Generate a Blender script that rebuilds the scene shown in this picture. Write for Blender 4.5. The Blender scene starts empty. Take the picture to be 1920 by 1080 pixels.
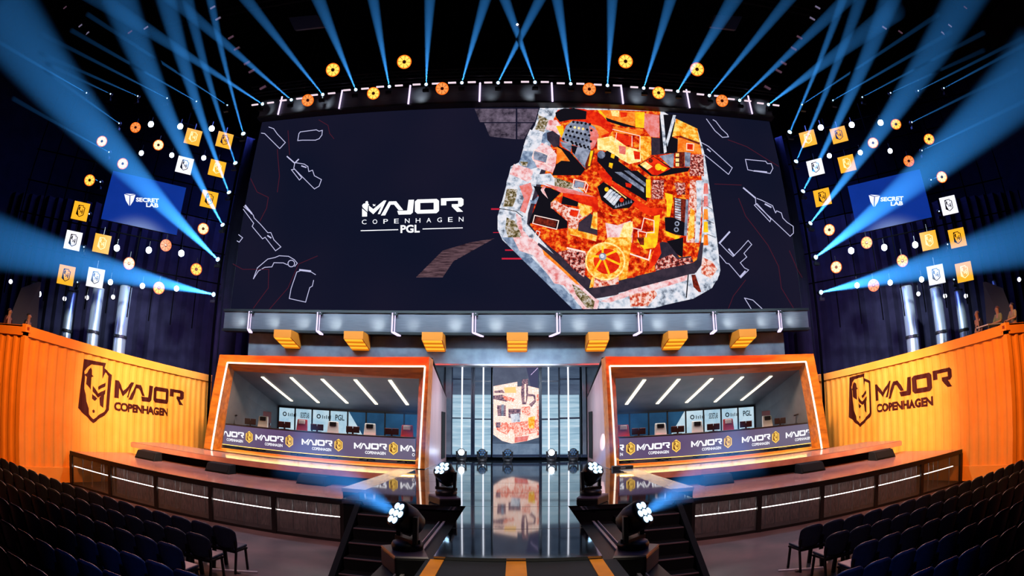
import bpy, bmesh, math, random
from mathutils import Vector, Matrix
from mathutils.geometry import tessellate_polygon
random.seed(7)
sc = bpy.context.scene
COL = sc.collection
R_ = math.radians

# ------------------------------------------------------------------ camera (wide fisheye lens, tilted up)
F = 1030.0; PITCH = R_(14.5); YAW = R_(0.33); EYE = Vector((0, 0, 2.9))
cd = bpy.data.cameras.new('camera')
cam = bpy.data.objects.new('camera', cd); COL.objects.link(cam); sc.camera = cam
cam.location = EYE; cam.rotation_euler = (R_(90) + PITCH, 0, YAW)
cd.type = 'PANO'; cd.sensor_fit = 'HORIZONTAL'; cd.sensor_width = 36
cd.panorama_type = 'FISHEYE_EQUISOLID'; cd.fisheye_lens = F * 36 / 1920; cd.fisheye_fov = R_(180)
cd.clip_start = 0.05; cd.clip_end = 300

# ------------------------------------------------------------------ world, exposure
w = bpy.data.worlds.new('world'); sc.world = w; w.use_nodes = True
w.node_tree.nodes['Background'].inputs[0].default_value = (0.01, 0.015, 0.05, 1)
w.node_tree.nodes['Background'].inputs[1].default_value = 0.05
sc.view_settings.view_transform = 'Standard'; sc.view_settings.look = 'None'
sc.view_settings.exposure = 0.0; sc.view_settings.gamma = 1.0; sc.view_settings.use_curve_mapping = False
sc.cycles.use_denoising = True
sc.cycles.volume_bounces = 0; sc.cycles.max_bounces = 6; sc.cycles.diffuse_bounces = 2
sc.cycles.glossy_bounces = 3; sc.cycles.transmission_bounces = 3; sc.cycles.transparent_max_bounces = 8
sc.cycles.sample_clamp_indirect = 4.0
sc.cycles.caustics_reflective = False; sc.cycles.caustics_refractive = False

def lamp(kind, name, loc, energy, color, target=None, size=None, spot=None, blend=0.4, parent=None, size_y=None, spec=1.0):
    l = bpy.data.lights.new(name, kind); l.energy = energy; l.color = color
    l.specular_factor = spec
    if kind == 'AREA':
        l.size = size or 1
        if size_y: l.shape = 'RECTANGLE'; l.size_y = size_y
    if kind == 'SPOT':
        l.spot_size = R_(spot or 40); l.spot_blend = blend; l.shadow_soft_size = size if size is not None else 0.08
    if kind == 'POINT': l.shadow_soft_size = size or 0.1
    o = bpy.data.objects.new(name, l); COL.objects.link(o); o.location = loc
    if target is not None:
        o.rotation_euler = (Vector(target) - Vector(loc)).to_track_quat('-Z', 'Y').to_euler()
    if parent is not None:
        o.parent = parent; o.matrix_parent_inverse = parent.matrix_world.inverted() if False else Matrix.Translation(-Vector(parent.location))
    return o

# washes on containers and stage, plus added fills for drapes, booth posts and step
for s in (-1, 1):
    lamp('SPOT', 'container_wash', (s * 5.5, 11.5, 9.0), 10500, (1.0, 0.70, 0.42), (s * 13.4, 17.0, 2.2), 0.5, 50, 0.9)
    lamp('SPOT', 'container_wash', (s * 6.5, 5.0, 9.5), 7500, (1.0, 0.34, 0.06), (s * 13.6, 10.2, 1.0), 0.5, 70, 0.9)
    lamp('AREA', 'booth_wash', (s * 6.6, 15.7, 5.9), 150, (1.0, 0.07, 0.04), (s * 6.6, 17.2, 4.75), 7.6, size_y=0.12).data.spread = R_(75)
    lamp('SPOT', 'booth_side_fill', (s * 5.0, 8.0, 8.0), 420, (1.0, 0.80, 0.26), (s * 10.4, 17.0, 2.6), 0.2, 24, 0.8)  # added spot, stands in for warm bounce on the side posts
    lamp('SPOT', 'deck_wash', (s * 7.0, 8.0, 12.5), 4300, (1.0, 0.56, 0.48), (s * 7.0, 14.0, 1.0), 0.3, 60, 0.8)
    lamp('SPOT', 'floor_wash', (s * 4.0, 3.0, 13.0), 2600, (1.0, 0.62, 0.66), (s * 4.6, 9.8, 0.0), 0.4, 40, 0.9)
    lamp('AREA', 'blue_fill', (s * 15.5, 20.6, 17.0), 1500, (0.12, 0.20, 1.0), (s * 20.0, 23.5, 7.0), 5, spec=0.0)  # added fill, gives the background drapes a navy tone
    lamp('SPOT', 'column_wash', (s * 13.5, 15.5, 11.5), 11000, (0.70, 0.88, 1.0), (s * 18.5, 20.0, 6.0), 0.2, 62, 0.8)
    lamp('SPOT', 'curtain_fill', (s * 12.2, 16.5, 6.0), 2600, (0.62, 0.36, 0.9), (s * 16.5, 22.0, 6.5), 0.3, 90, 0.9)  # added fill that tints the drapes purple
lamp('AREA', 'portal_wash', (0, 18.6, 4.9), 260, (0.72, 0.84, 1.0), (0, 21.5, 1.5), 3.0, size_y=0.6)
lamp('AREA', 'wall_wash', (0, 16.5, 9.5), 2700, (0.60, 0.84, 1.0), (0, 20.0, 5.7), 24, size_y=0.5, spec=0.1)
lamp('SPOT', 'front_step_fill', (0, 2.0, 8.0), 1300, (1.0, 0.85, 0.65), (0, 4.9, 1.4), 0.1, 24, 0.6)  # added lamp to brighten the orange patches on the step
for s in (-1, 1):
    lamp('SPOT', 'portal_side_wash', (s * -1.2, 15.0, 7.5), 1500, (1.0, 0.56, 0.50), (s * 2.9, 18.6, 2.6), 0.2, 50, 0.8)

# ------------------------------------------------------------------ pixel rays -> places in the arena
def ray(px, py):
    x = px - 960; y = 540 - py; r = math.hypot(x, y) + 1e-9; th = 2 * math.asin(r / 2 / F)
    X = x / r * math.sin(th); u = y / r * math.sin(th); d = math.cos(th)
    c, s = math.cos(PITCH), math.sin(PITCH)
    Y, Z = d * c - u * s, d * s + u * c
    c, s = math.cos(YAW), math.sin(YAW)
    return Vector((X * c - Y * s, X * s + Y * c, Z))
def aty(px, py, Y): d = ray(px, py); return d * (Y / d.y) + EYE
def atx(px, py, X): d = ray(px, py); return d * (X / d.x) + EYE
def atz(px, py, Z): d = ray(px, py); return d * ((Z - EYE.z) / d.z) + EYE
def atR(px, py, R): return ray(px, py) * R + EYE
def atp(px, py, o, n):
    d = ray(px, py); return d * ((o - EYE).dot(n) / d.dot(n)) + EYE
def proj(p):
    X, Y, Z = Vector(p) - EYE
    c, s = math.cos(-YAW), math.sin(-YAW); X, Y = X * c - Y * s, X * s + Y * c
    c, s = math.cos(PITCH), math.sin(PITCH); d = Y * c + Z * s; u = -Y * s + Z * c
    rr = math.hypot(X, u); th = math.atan2(rr, d); k = 2 * F * math.sin(th / 2) / max(rr, 1e-9)
    return 960 + X * k, 540 - u * k

# ------------------------------------------------------------------ materials
def lin(c):
    return tuple((v / 255 / 12.92) if v / 255 <= 0.04045 else ((v / 255 + 0.055) / 1.055) ** 2.4 for v in c)
MATS = {}
def mat(name, c, rough=0.5, metal=0.0, c2=None, scale=6.0, spec=0.5, bump=0.0, stretch=None):
    if name in MATS: return MATS[name]
    m = bpy.data.materials.new(name); m.use_nodes = True; nt = m.node_tree; b = nt.nodes['Principled BSDF']
    b.inputs['Roughness'].default_value = rough; b.inputs['Metallic'].default_value = metal
    b.inputs['Specular IOR Level'].default_value = spec
    b.inputs['Base Color'].default_value = (*lin(c), 1)
    if c2 is not None or bump:
        tc = nt.nodes.new('ShaderNodeTexCoord'); mp = nt.nodes.new('ShaderNodeMapping')
        if stretch: mp.inputs['Scale'].default_value = stretch
        nz = nt.nodes.new('ShaderNodeTexNoise'); nz.inputs['Scale'].default_value = scale; nz.inputs['Detail'].default_value = 6
        nt.links.new(tc.outputs['Object'], mp.inputs[0]); nt.links.new(mp.outputs[0], nz.inputs['Vector'])
        if c2 is not None:
            cr = nt.nodes.new('ShaderNodeValToRGB'); cr.color_ramp.elements[0].position = 0.35; cr.color_ramp.elements[1].position = 0.65
            cr.color_ramp.elements[0].color = (*lin(c), 1); cr.color_ramp.elements[1].color = (*lin(c2), 1)
            nt.links.new(nz.outputs[0], cr.inputs[0]); nt.links.new(cr.outputs[0], b.inputs['Base Color'])
        if bump:
            bp = nt.nodes.new('ShaderNodeBump'); bp.inputs['Strength'].default_value = bump; bp.inputs['Distance'].default_value = 0.02
            nt.links.new(nz.outputs[0], bp.inputs['Height']); nt.links.new(bp.outputs[0], b.inputs['Normal'])
    MATS[name] = m; return m
def em(name, c, k=1.0, c2=None, c3=None, scale=3.0, stretch=None, lo=0.35, hi=0.65, detail=8):
    """a surface that gives off light: lamps, LED tiles and video walls"""
    if name in MATS: return MATS[name]
    if name.startswith('art_') and c2 is not None: scale *= 2.4; lo += 0.06; hi -= 0.06
    m = bpy.data.materials.new(name); m.use_nodes = True; nt = m.node_tree; b = nt.nodes['Principled BSDF']
    b.inputs['Base Color'].default_value = (0.01, 0.01, 0.01, 1); b.inputs['Roughness'].default_value = 0.6
    b.inputs['Specular IOR Level'].default_value = 0.1
    if name.startswith(('art', 'screen')): b.inputs['Specular IOR Level'].default_value = 0.0; b.inputs['Base Color'].default_value = (0, 0, 0, 1)
    b.inputs['Emission Color'].default_value = (*lin(c), 1); b.inputs['Emission Strength'].default_value = k
    if c2 is not None:
        tc = nt.nodes.new('ShaderNodeTexCoord'); mp = nt.nodes.new('ShaderNodeMapping')
        if stretch: mp.inputs['Scale'].default_value = stretch
        nz = nt.nodes.new('ShaderNodeTexNoise'); nz.inputs['Scale'].default_value = scale; nz.inputs['Detail'].default_value = detail
        nz.inputs['Roughness'].default_value = 0.65
        nt.links.new(tc.outputs['Object'], mp.inputs[0]); nt.links.new(mp.outputs[0], nz.inputs['Vector'])
        cr = nt.nodes.new('ShaderNodeValToRGB'); e = cr.color_ramp.elements
        e[0].position = lo; e[1].position = hi; e[0].color = (*lin(c), 1); e[1].color = (*lin(c2), 1)
        if c3 is not None:
            e[1].color = (*lin(c3), 1); x = e.new((lo + hi) / 2); x.color = (*lin(c2), 1)
        nt.links.new(nz.outputs[0], cr.inputs[0]); nt.links.new(cr.outputs[0], b.inputs['Emission Color'])
    m.cycles.emission_sampling = 'AUTO' if (name.startswith('art') or name in ('white_led', 'screen_navy', 'warm_white_strip', 'ceiling_strip_glow', 'portal_led_pale', 'desk_purple')) else 'NONE'
    MATS[name] = m; return m

BLACK = mat('black_paint', (14, 14, 18), 0.45)
DARKP = mat('dark_pipe', (3, 3, 4), 0.9, spec=0.0)
BLACKM = mat('black_matte', (10, 10, 13), 0.8, spec=0.2)
RAILB = mat('black_rail', (16, 13, 14), 0.35)
CHROME = mat('chrome', (205, 212, 220), 0.3, 0.85)
STEEL = mat('steel', (150, 150, 155), 0.35, 1.0)
ORANGE = mat('orange_steel', (255, 168, 70), 0.5, 0, (250, 158, 58), 1.2, 0.4)
ORANGE_D = mat('orange_steel_dark', (150, 60, 10), 0.6)  # darker orange for casting plates and ring lamp hubs
PRINT = mat('brown_print', (62, 14, 10), 0.6, spec=0.2)
WOOD = mat('orange_stained_wood', (184, 112, 32), 0.45, 0, (138, 78, 16), 1.6, 0.5, 0.1, (1, 4, 4))
GLOSSF = mat('gloss_black_floor', (16, 20, 26), 0.05, 0, (20, 25, 32), 2.0, 0.9); GLOSSF.node_tree.nodes['Principled BSDF'].inputs['IOR'].default_value = 2.3
DECK = mat('gloss_stage_deck', (168, 116, 108), 0.17, 0, (138, 96, 94), 1.2, 0.9, 0.05)
DECKE = mat('deck_edge', (226, 160, 132), 0.22, 0, (196, 128, 106), 1.5, 0.9)
CONC = mat('grey_concrete_panel', (104, 116, 128), 0.55, 0, (84, 94, 108), 2.2, 0.4, 0.1)
METALP = mat('brushed_metal_panel', (86, 86, 96), 0.5, 0.3, (70, 70, 80), 9, 0.6, 0.0, (0.2, 1, 6))
FLOORM = mat('arena_concrete_floor', (86, 66, 70), 0.42, 0, (58, 44, 50), 1.1, 0.5, 0.1)
CURT = mat('dark_curtain', (30, 28, 44), 0.9, 0, (22, 20, 34), 1.5, 0.1)
WALLD = mat('dark_wall', (26, 24, 40), 0.85, 0, (18, 17, 30), 1.0, 0.2)
CHAIR = mat('navy_upholstery', (26, 32, 58), 0.45, 0, (20, 25, 48), 14, 0.5, 0.15)
CHAIRF = mat('black_chair_steel', (16, 14, 16), 0.3, 0.4)
SILV = mat('silver_channel', (205, 195, 205), 0.35, 0.3)
PINKW = mat('pale_wall_panel', (170, 136, 138), 0.35, 0, (146, 116, 122), 1.0, 0.5, 0.0, (1, 1, 0.3))
INTG = mat('grey_booth_lining', (96, 96, 104), 0.5, 0, (82, 84, 94), 1.5, 0.4)
E_WHITE = em('white_led', (255, 246, 240), 14.0)
E_TUBE = em('lilac_tube', (226, 205, 250), 1.5)
E_STRIP = em('warm_white_strip', (255, 226, 205), 2.2)
E_CEIL = em('ceiling_strip_glow', (255, 244, 218), 1.6)
E_STAR = em('cold_spot_glow', (215, 235, 255), 22.0)
E_LENS = em('beam_lens', (170, 215, 255), 4.0)
E_SIGNO = em('sign_orange', (255, 178, 40), 1.15)
E_SIGNW = em('sign_white', (245, 244, 255), 1.15)
E_ICONW = em('sign_icon_pale', (255, 236, 170), 1.3)
ICONB = mat('sign_icon_black', (26, 16, 14), 0.5)
E_AMB = em('amber_lamp', (255, 196, 80), 1.6)
E_AMBP = em('amber_lamp_pale', (255, 220, 150), 2.2)
E_HALO = em('amber_halo', (255, 110, 24), 1.3)
E_AMBR = em('amber_lamp_deep', (255, 140, 70), 1.3)
E_BOXO = em('amber_louvre', (255, 176, 44), 1.3)
E_BOXO2 = em('amber_louvre_deep', (240, 132, 20), 0.85)
BOXOR = mat('orange_box_side', (214, 120, 30), 0.5)

# ------------------------------------------------------------------ mesh collecting
class MB:
    def __init__(self): self.v = []; self.f = []; self.mi = []; self.m = []
    def _m(self, m):
        if m not in self.m: self.m.append(m)
        return self.m.index(m)
    def add(self, vs, fs, m):
        b = len(self.v); self.v += [tuple(p) for p in vs]; i = self._m(m)
        for f in fs: self.f.append(tuple(b + k for k in f)); self.mi.append(i)
        return self
    def box(self, a, b, m):
        vs = [(x, y, z) for x in (a[0], b[0]) for y in (a[1], b[1]) for z in (a[2], b[2])]
        return self.add(vs, [(0, 1, 3, 2), (4, 6, 7, 5), (0, 4, 5, 1), (2, 3, 7, 6), (0, 2, 6, 4), (1, 5, 7, 3)], m)
    def hexa(self, A, B, m):
        """solid between two 4-corner loops"""
        return self.add(list(A) + list(B), [(3, 2, 1, 0), (4, 5, 6, 7)] + [(i, (i + 1) % 4, 4 + (i + 1) % 4, 4 + i) for i in range(4)], m)
    def loft(self, A, B, m, close=True):
        n = len(A); return self.add(list(A) + list(B), [(i, (i + 1) % n, n + (i + 1) % n, n + i) for i in range(n if close else n - 1)], m)
    def bar(self, p, q, wd, h, m, up=Vector((0, 0, 1))):
        p, q = Vector(p), Vector(q); d = (q - p).normalized()
        if abs(d.dot(up)) > 0.95: up = Vector((0, 1, 0))
        s = d.cross(up).normalized() * wd / 2; t = s.cross(d).normalized() * h / 2
        return self.hexa([p - s - t, p + s - t, p + s + t, p - s + t], [q - s - t, q + s - t, q + s + t, q - s + t], m)
    def tube(self, p, q, r, m, n=12, r2=None, caps=True):
        p, q = Vector(p), Vector(q); d = (q - p).normalized(); r2 = r if r2 is None else r2
        up = Vector((0, 0, 1)) if abs(d.z) < 0.95 else Vector((0, 1, 0))
        s = d.cross(up).normalized(); t = s.cross(d)
        A = [p + (s * math.cos(a) + t * math.sin(a)) * r for a in [2 * math.pi * i / n for i in range(n)]]
        B = [q + (s * math.cos(a) + t * math.sin(a)) * r2 for a in [2 * math.pi * i / n for i in range(n)]]
        fs = [(i, (i + 1) % n, n + (i + 1) % n, n + i) for i in range(n)]
        if caps: fs += [tuple(range(n))[::-1], tuple(range(n, 2 * n))]
        return self.add(A + B, fs, m)
    def lathe(self, c, axis, prof, m, n=16):
        """prof: list of (distance along axis, radius)"""
        c = Vector(c); d = Vector(axis).normalized(); up = Vector((0, 0, 1)) if abs(d.z) < 0.95 else Vector((0, 1, 0))
        s = d.cross(up).normalized(); t = s.cross(d); vs = []; fs = []
        for h, r in prof:
            for i in range(n):
                a = 2 * math.pi * i / n; vs.append(c + d * h + (s * math.cos(a) + t * math.sin(a)) * r)
        for j in range(len(prof) - 1):
            for i in range(n): fs.append((j * n + i, j * n + (i + 1) % n, (j + 1) * n + (i + 1) % n, (j + 1) * n + i))
        fs += [tuple(range(n))[::-1], tuple(range((len(prof) - 1) * n, len(prof) * n))]
        return self.add(vs, fs, m)
    def poly(self, outer, m, fn, holes=()):
        loops = [[Vector((x, y, 0)) for x, y in l] for l in (outer, *holes)]
        tri = tessellate_polygon(loops); pts = [p for l in loops for p in l]
        return self.add([fn(p.x, p.y) for p in pts], [t for t in tri], m)
    def line(self, pts, wd, m, fn, closed=False):
        """a polyline of width wd in the 2-D space of fn"""
        P = list(pts) + ([pts[0]] if closed else [])
        for (x0, y0), (x1, y1) in zip(P, P[1:]):
            L = math.hypot(x1 - x0, y1 - y0) or 1e-6; nx, ny = -(y1 - y0) / L * wd / 2, (x1 - x0) / L * wd / 2
            ex, ey = (x1 - x0) / L * wd / 2.5, (y1 - y0) / L * wd / 2.5
            self.add([fn(x0 - ex + nx, y0 - ey + ny), fn(x0 - ex - nx, y0 - ey - ny), fn(x1 + ex - nx, y1 + ey - ny), fn(x1 + ex + nx, y1 + ey + ny)], [(0, 1, 2, 3)], m)
        return self
    def text(self, s, box, m, fn, bold=0.0, flip=True):
        vs, fs = glyphs(s, bold)
        x0, y0, x1, y1 = box
        xs = [v[0] for v in vs]; ys = [v[1] for v in vs]; ax, bx, ay, by = min(xs), max(xs), min(ys), max(ys)
        out = []
        for x, y in vs:
            u = x0 + (x - ax) / (bx - ax) * (x1 - x0); t = (y - ay) / (by - ay)
            out.append(fn(u, (y1 + (y0 - y1) * t)))
        return self.add(out, fs, m)
    def build(self, name, parent=None, smooth=False, bevel=0.0, origin=None):
        me = bpy.data.meshes.new(name)
        off = Vector(origin) if origin is not None else (Vector(parent.location) if parent is not None and parent.parent is None else Vector((0, 0, 0)))
        if parent is not None and parent.parent is not None: off = Vector(parent.parent.location)
        me.from_pydata([tuple(Vector(p) - off) for p in self.v], [], self.f)
        for m in self.m: me.materials.append(m)
        for p, i in zip(me.polygons, self.mi): p.material_index = i; p.use_smooth = smooth
        bm = bmesh.new(); bm.from_mesh(me); bmesh.ops.recalc_face_normals(bm, faces=bm.faces); bm.to_mesh(me); bm.free()
        o = bpy.data.objects.new(name, me); COL.objects.link(o)
        if parent is not None: o.parent = parent
        elif origin is not None: o.location = off
        if bevel:
            b = o.modifiers.new('bevel', 'BEVEL'); b.width = bevel; b.segments = 2; b.limit_method = 'ANGLE'
        return o
GL = {}
def glyphs(s, bold=0.0):
    k = (s, bold)
    if k in GL: return GL[k]
    cu = bpy.data.curves.new('t', 'FONT'); cu.body = s; cu.size = 1; cu.offset = bold; cu.resolution_u = 3
    o = bpy.data.objects.new('t', cu); COL.objects.link(o)
    bpy.context.view_layer.update()
    me = bpy.data.meshes.new_from_object(o)
    vs = [(v.co.x, v.co.y) for v in me.vertices]; fs = [tuple(p.vertices) for p in me.polygons]
    bpy.data.objects.remove(o); bpy.data.curves.remove(cu); bpy.data.meshes.remove(me)
    GL[k] = (vs, fs); return GL[k]

def tag(o, label=None, cat=None, group=None, kind=None):
    if label: o['label'] = label
    if cat: o['category'] = cat
    if group: o['group'] = group
    if kind: o['kind'] = kind
    return o
def thing(name, loc, label, cat, group=None):
    o = bpy.data.objects.new(name, None); COL.objects.link(o); o.location = loc; o.empty_display_size = 0.2
    return tag(o, label, cat, group)
def struct(mb, name, **k): return tag(mb.build(name, **k), kind='structure')
ORD = ['first', 'second', 'third', 'fourth', 'fifth', 'sixth', 'seventh', 'eighth', 'ninth', 'tenth', 'eleventh', 'twelfth', 'thirteenth', 'fourteenth', 'fifteenth', 'sixteenth', 'seventeenth', 'eighteenth', 'nineteenth', 'twentieth']
def side(s): return 'left' if s < 0 else 'right'
XC = 0.06   # centre line of the stage

# ------------------------------------------------------------------ wordmark and shield outlines
WM = [([(0, -4), (0, 92), (22, 92), (63, 40), (121, 97), (137, 97), (101, 8), (88, 8), (109, 63), (63, 10), (28, 52), (28, -4)], ()),
      ([(106, -2), (152, 90), (192, 90), (232, 30), (206, 30), (180, 68), (161, 68), (130, -2)], ()),
      ([(198, 26), (206, 0), (274, 0), (286, 12), (293, 97), (262, 97), (254, 26)], ()),
      ([(298, 18), (312, 3), (420, 3), (434, 18), (434, 85), (421, 98), (312, 98), (298, 85)], ([(328, 74), (404, 74), (404, 28), (328, 28)],)),
      ([(445, 101), (560, 101), (572, 90), (572, 54), (560, 42), (540, 42), (570, 8), (536, 8), (506, 44), (506, 60), (542, 60), (542, 82), (475, 82), (475, 54), (445, 54)], ())]
SH_OUT = [(700, 440), (903, 430), (893, 478), (970, 525), (962, 850), (940, 885), (815, 982), (672, 865)]
SH_HOLE = [(770, 470), (880, 462), (884, 578), (903, 512), (942, 540), (935, 840), (912, 868), (815, 946), (772, 905), (768, 858), (745, 800), (738, 740), (724, 690), (724, 590), (715, 545), (740, 500)]
SH_IN = [[(748, 520), (765, 500), (782, 520), (786, 560), (803, 572), (782, 582), (782, 692), (735, 650), (738, 588), (716, 572), (736, 556)],
         [(800, 652), (850, 715), (915, 668), (912, 712), (850, 752), (800, 702)], [(845, 655), (912, 606), (912, 640), (852, 684)],
         [(798, 725), (842, 760), (820, 784), (800, 768)], [(868, 748), (906, 704), (902, 836), (876, 815)],
         [(805, 872), (815, 858), (825, 872), (820, 890), (810, 890)]]
def wordmark(mb, m, fn, box):
    x0, y0, x1, y1 = box
    g = lambda x, y: fn(x0 + (x + 0) / 572 * (x1 - x0), y1 + (y + 4) / 105 * (y0 - y1))
    for o, h in WM: mb.poly(o, m, g, h)
def shield(mb, m, fn, box, lw=None):
    x0, y0, x1, y1 = box
    g = lambda x, y: fn(x0 + (x - 672) / 298 * (x1 - x0), y0 + (y - 430) / 552 * (y1 - y0))
    mb.poly(SH_OUT, m, g, (SH_HOLE,))
    for p in SH_IN: mb.poly(p, m, g)
# ================================================================== THE HALL
m = MB(); m.box((-32, -4, -0.2), (32, 34, 0), FLOORM); struct(m, 'floor')
m = MB(); m.box((-32, 28, 0), (32, 28.3, 26), WALLD); struct(m, 'wall_back')
m = MB(); m.box((-32.3, -4, 0), (-32, 34, 26), WALLD); struct(m, 'wall_left')
m = MB(); m.box((32, -4, 0), (32.3, 34, 26), WALLD); struct(m, 'wall_right')
CEILM = mat('black_roof', (12, 12, 16), 0.9, spec=0.1)
m = MB(); m.box((-32, -4, 26), (32, 34, 26.2), CEILM); struct(m, 'ceiling')
hz = bpy.data.materials.new('haze'); hz.use_nodes = True; nt = hz.node_tree; nt.nodes.clear()
_o = nt.nodes.new('ShaderNodeOutputMaterial'); _v = nt.nodes.new('ShaderNodeVolumeScatter')
_v.inputs['Density'].default_value = 0.03; _v.inputs['Anisotropy'].default_value = 0.2
_v.inputs['Color'].default_value = (0.9, 0.95, 1, 1)
nt.links.new(_v.outputs[0], _o.inputs['Volume'])
def light_shaft(t, p, q, ang, r0, energy, color, blend, over=1.15):
    """haze hanging in the path of a lamp, lit by that lamp alone"""
    d = q - p; L = d.length * over; d = d.normalized()
    m = MB(); r1 = math.tan(R_(ang) / 2) * L + r0
    m.tube(p + d * 0.03, p + d * L, r0, hz, 20, r1); c = m.build('light_shaft', t)
    l = lamp('SPOT', 'blue_beam', p + d * 0.02, energy, color, q, r0 * 0.5, ang, blend, parent=t)
    k = bpy.data.collections.new('lit_by_beam'); k.objects.link(c); l.light_linking.receiver_collection = k
    return c

def pleats(mb, p, q, z0, z1, m, n=24, amp=0.12):
    p, q = Vector(p), Vector(q); d = (q - p); nn = Vector((-d.y, d.x)).normalized(); A = []; B = []
    k = n * 4
    for i in range(k + 1):
        t = i / k; a = amp * math.sin(t * n * 2 * math.pi) + amp * 0.4 * math.sin(t * n * 0.77 * math.pi)
        c = p + d * t + nn * a; A.append((c.x, c.y, z0)); B.append((c.x, c.y, z1))
    C = [(x + nn.x * 0.05, y + nn.y * 0.05, z) for x, y, z in A]; D = [(x + nn.x * 0.05, y + nn.y * 0.05, z) for x, y, z in B]
    mb.loft(A, B, m, False); mb.loft(C, D, m, False)
for s in (-1, 1):
    m = MB(); pleats(m, (s * 12.0 + XC, 20.9), (s * 13.2, 21.4), 0, 17.5, CURT, 12)
    tag(m.build('stage_curtain'), 'dark pleated drape hanging at the %s edge of the giant screen' % side(s), 'curtain', 'stage drapes')
    m = MB(); pleats(m, (s * 13.4, 25.8), (s * 28, 17.5), 0, 13, CURT, 26)
    tag(m.build('stage_curtain'), 'dark pleated drape behind the chrome pipes on the %s' % side(s), 'curtain', 'stage drapes')

# ================================================================== MAIN SCREEN
SY = 20.0
scr = thing('video_screen', (XC, SY, 7.1), 'giant curved top video wall showing the MAJOR COPENHAGEN artwork above the stage', 'screen')
SCRN = em('screen_navy', (16, 20, 40), 1.0, (28, 25, 44), None, 0.12, None, 0.35, 0.7, 2)
m = MB(); m.box((-11.82, SY, 7.11), (11.94, SY + 0.35, 16.1), BLACK); m.build('screen_body', scr)
m = MB(); m.add([(-11.8, SY - 0.01, 7.12), (11.92, SY - 0.01, 7.12), (11.92, SY - 0.01, 16.09), (-11.8, SY - 0.01, 16.09)], [(0, 1, 2, 3)], SCRN); m.build('screen_surface', scr)
for _x in (-10, -5, 0, 5, 10): m = MB(); m.tube((_x, SY + 0.2, 16.1), (_x, SY + 0.2, 26), 0.02, BLACK, 5); m.build('hanging_cable', scr)
G = MB(); LAY = [0.02]
def S(px, py): return aty(px, py, SY - LAY[0])
def nx(): LAY[0] += 0.0006
TO = {1: (920, 195), 2: (1120, 195), 3: (920, 320), 4: (1120, 320), 5: (920, 445), 6: (1120, 445)}
def T(n, pts, m_):
    ox, oy = TO[n]; nx(); G.poly([(ox + x / 8, oy + y / 8) for x, y in pts], m_, S)
def TL(n, pts, w_, m_, closed=False):
    ox, oy = TO[n]; nx(); G.line([(ox + x / 8, oy + y / 8) for x, y in pts], w_, m_, S, closed)
def circ(cx, cy, r, k=14, ry=None, rot=0): 
    return [(cx + r * math.cos(2 * math.pi * i / k + rot), cy + (ry or r) * math.sin(2 * math.pi * i / k + rot)) for i in range(k)]
SC = 3.2
A_CONC = em('art_concrete', (92, 100, 118), 1.0, (196, 206, 222), (238, 236, 244), 1.3, None, 0.3, 0.62)
A_CONCB = em('art_concrete_blue', (96, 116, 148), 1.0, (164, 182, 208), None, 1.5)
A_CONCP = em('art_concrete_pink', (226, 120, 120), 1.0, (244, 190, 192), (250, 226, 230), 1.8, None, 0.3, 0.65)
A_DARK = em('art_dark', (44, 38, 52), 1.0, (62, 50, 64), None, 1.0)
A_BLK = em('art_black', (20, 18, 26), 1.0)
A_LAVA = em('art_lava', (150, 14, 8), 1.0, (236, 52, 14), (255, 170, 50), 1.7, None, 0.33, 0.68)
A_LAVAY = em('art_lava_bright', (244, 110, 20), 1.0, (255, 176, 40), (255, 232, 130), 2.2, None, 0.3, 0.66)
A_RUST = em('art_rust', (196, 60, 40), 1.0, (236, 150, 120), (250, 220, 214), 3.2, None, 0.35, 0.62)
A_MOSS = em('art_moss', (74, 66, 34), 1.0, (150, 130, 92), (208, 200, 196), 4.5, None, 0.35, 0.65)
A_RED = em('art_red', (214, 26, 14), 1.0, (250, 58, 20), None, 1.4)
A_ORG = em('art_orange', (250, 112, 24), 1.0, (255, 160, 60), None, 2.0)
A_YEL = em('art_yellow', (255, 214, 30), 1.1, (250, 170, 30), None, 2.0)
A_HOT = em('art_hot', (255, 236, 170), 1.2, (255, 190, 90), None, 2.5)
A_PINK = em('art_pink', (240, 150, 150), 1.0, (232, 110, 96), None, 2.0)
A_GREY = em('art_steel', (96, 104, 128), 1.0, (160, 168, 190), None, 1.2)
A_BR = em('art_brown', (80, 24, 18), 1.0, (140, 44, 30), None, 3.0)
A_LINE = em('art_pale_line', (255, 226, 216), 1.1)
A_MIX = em('art_rubble', (40, 22, 30), 1.0, (196, 66, 50), (240, 200, 190), 4.0, None, 0.36, 0.64)
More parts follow.
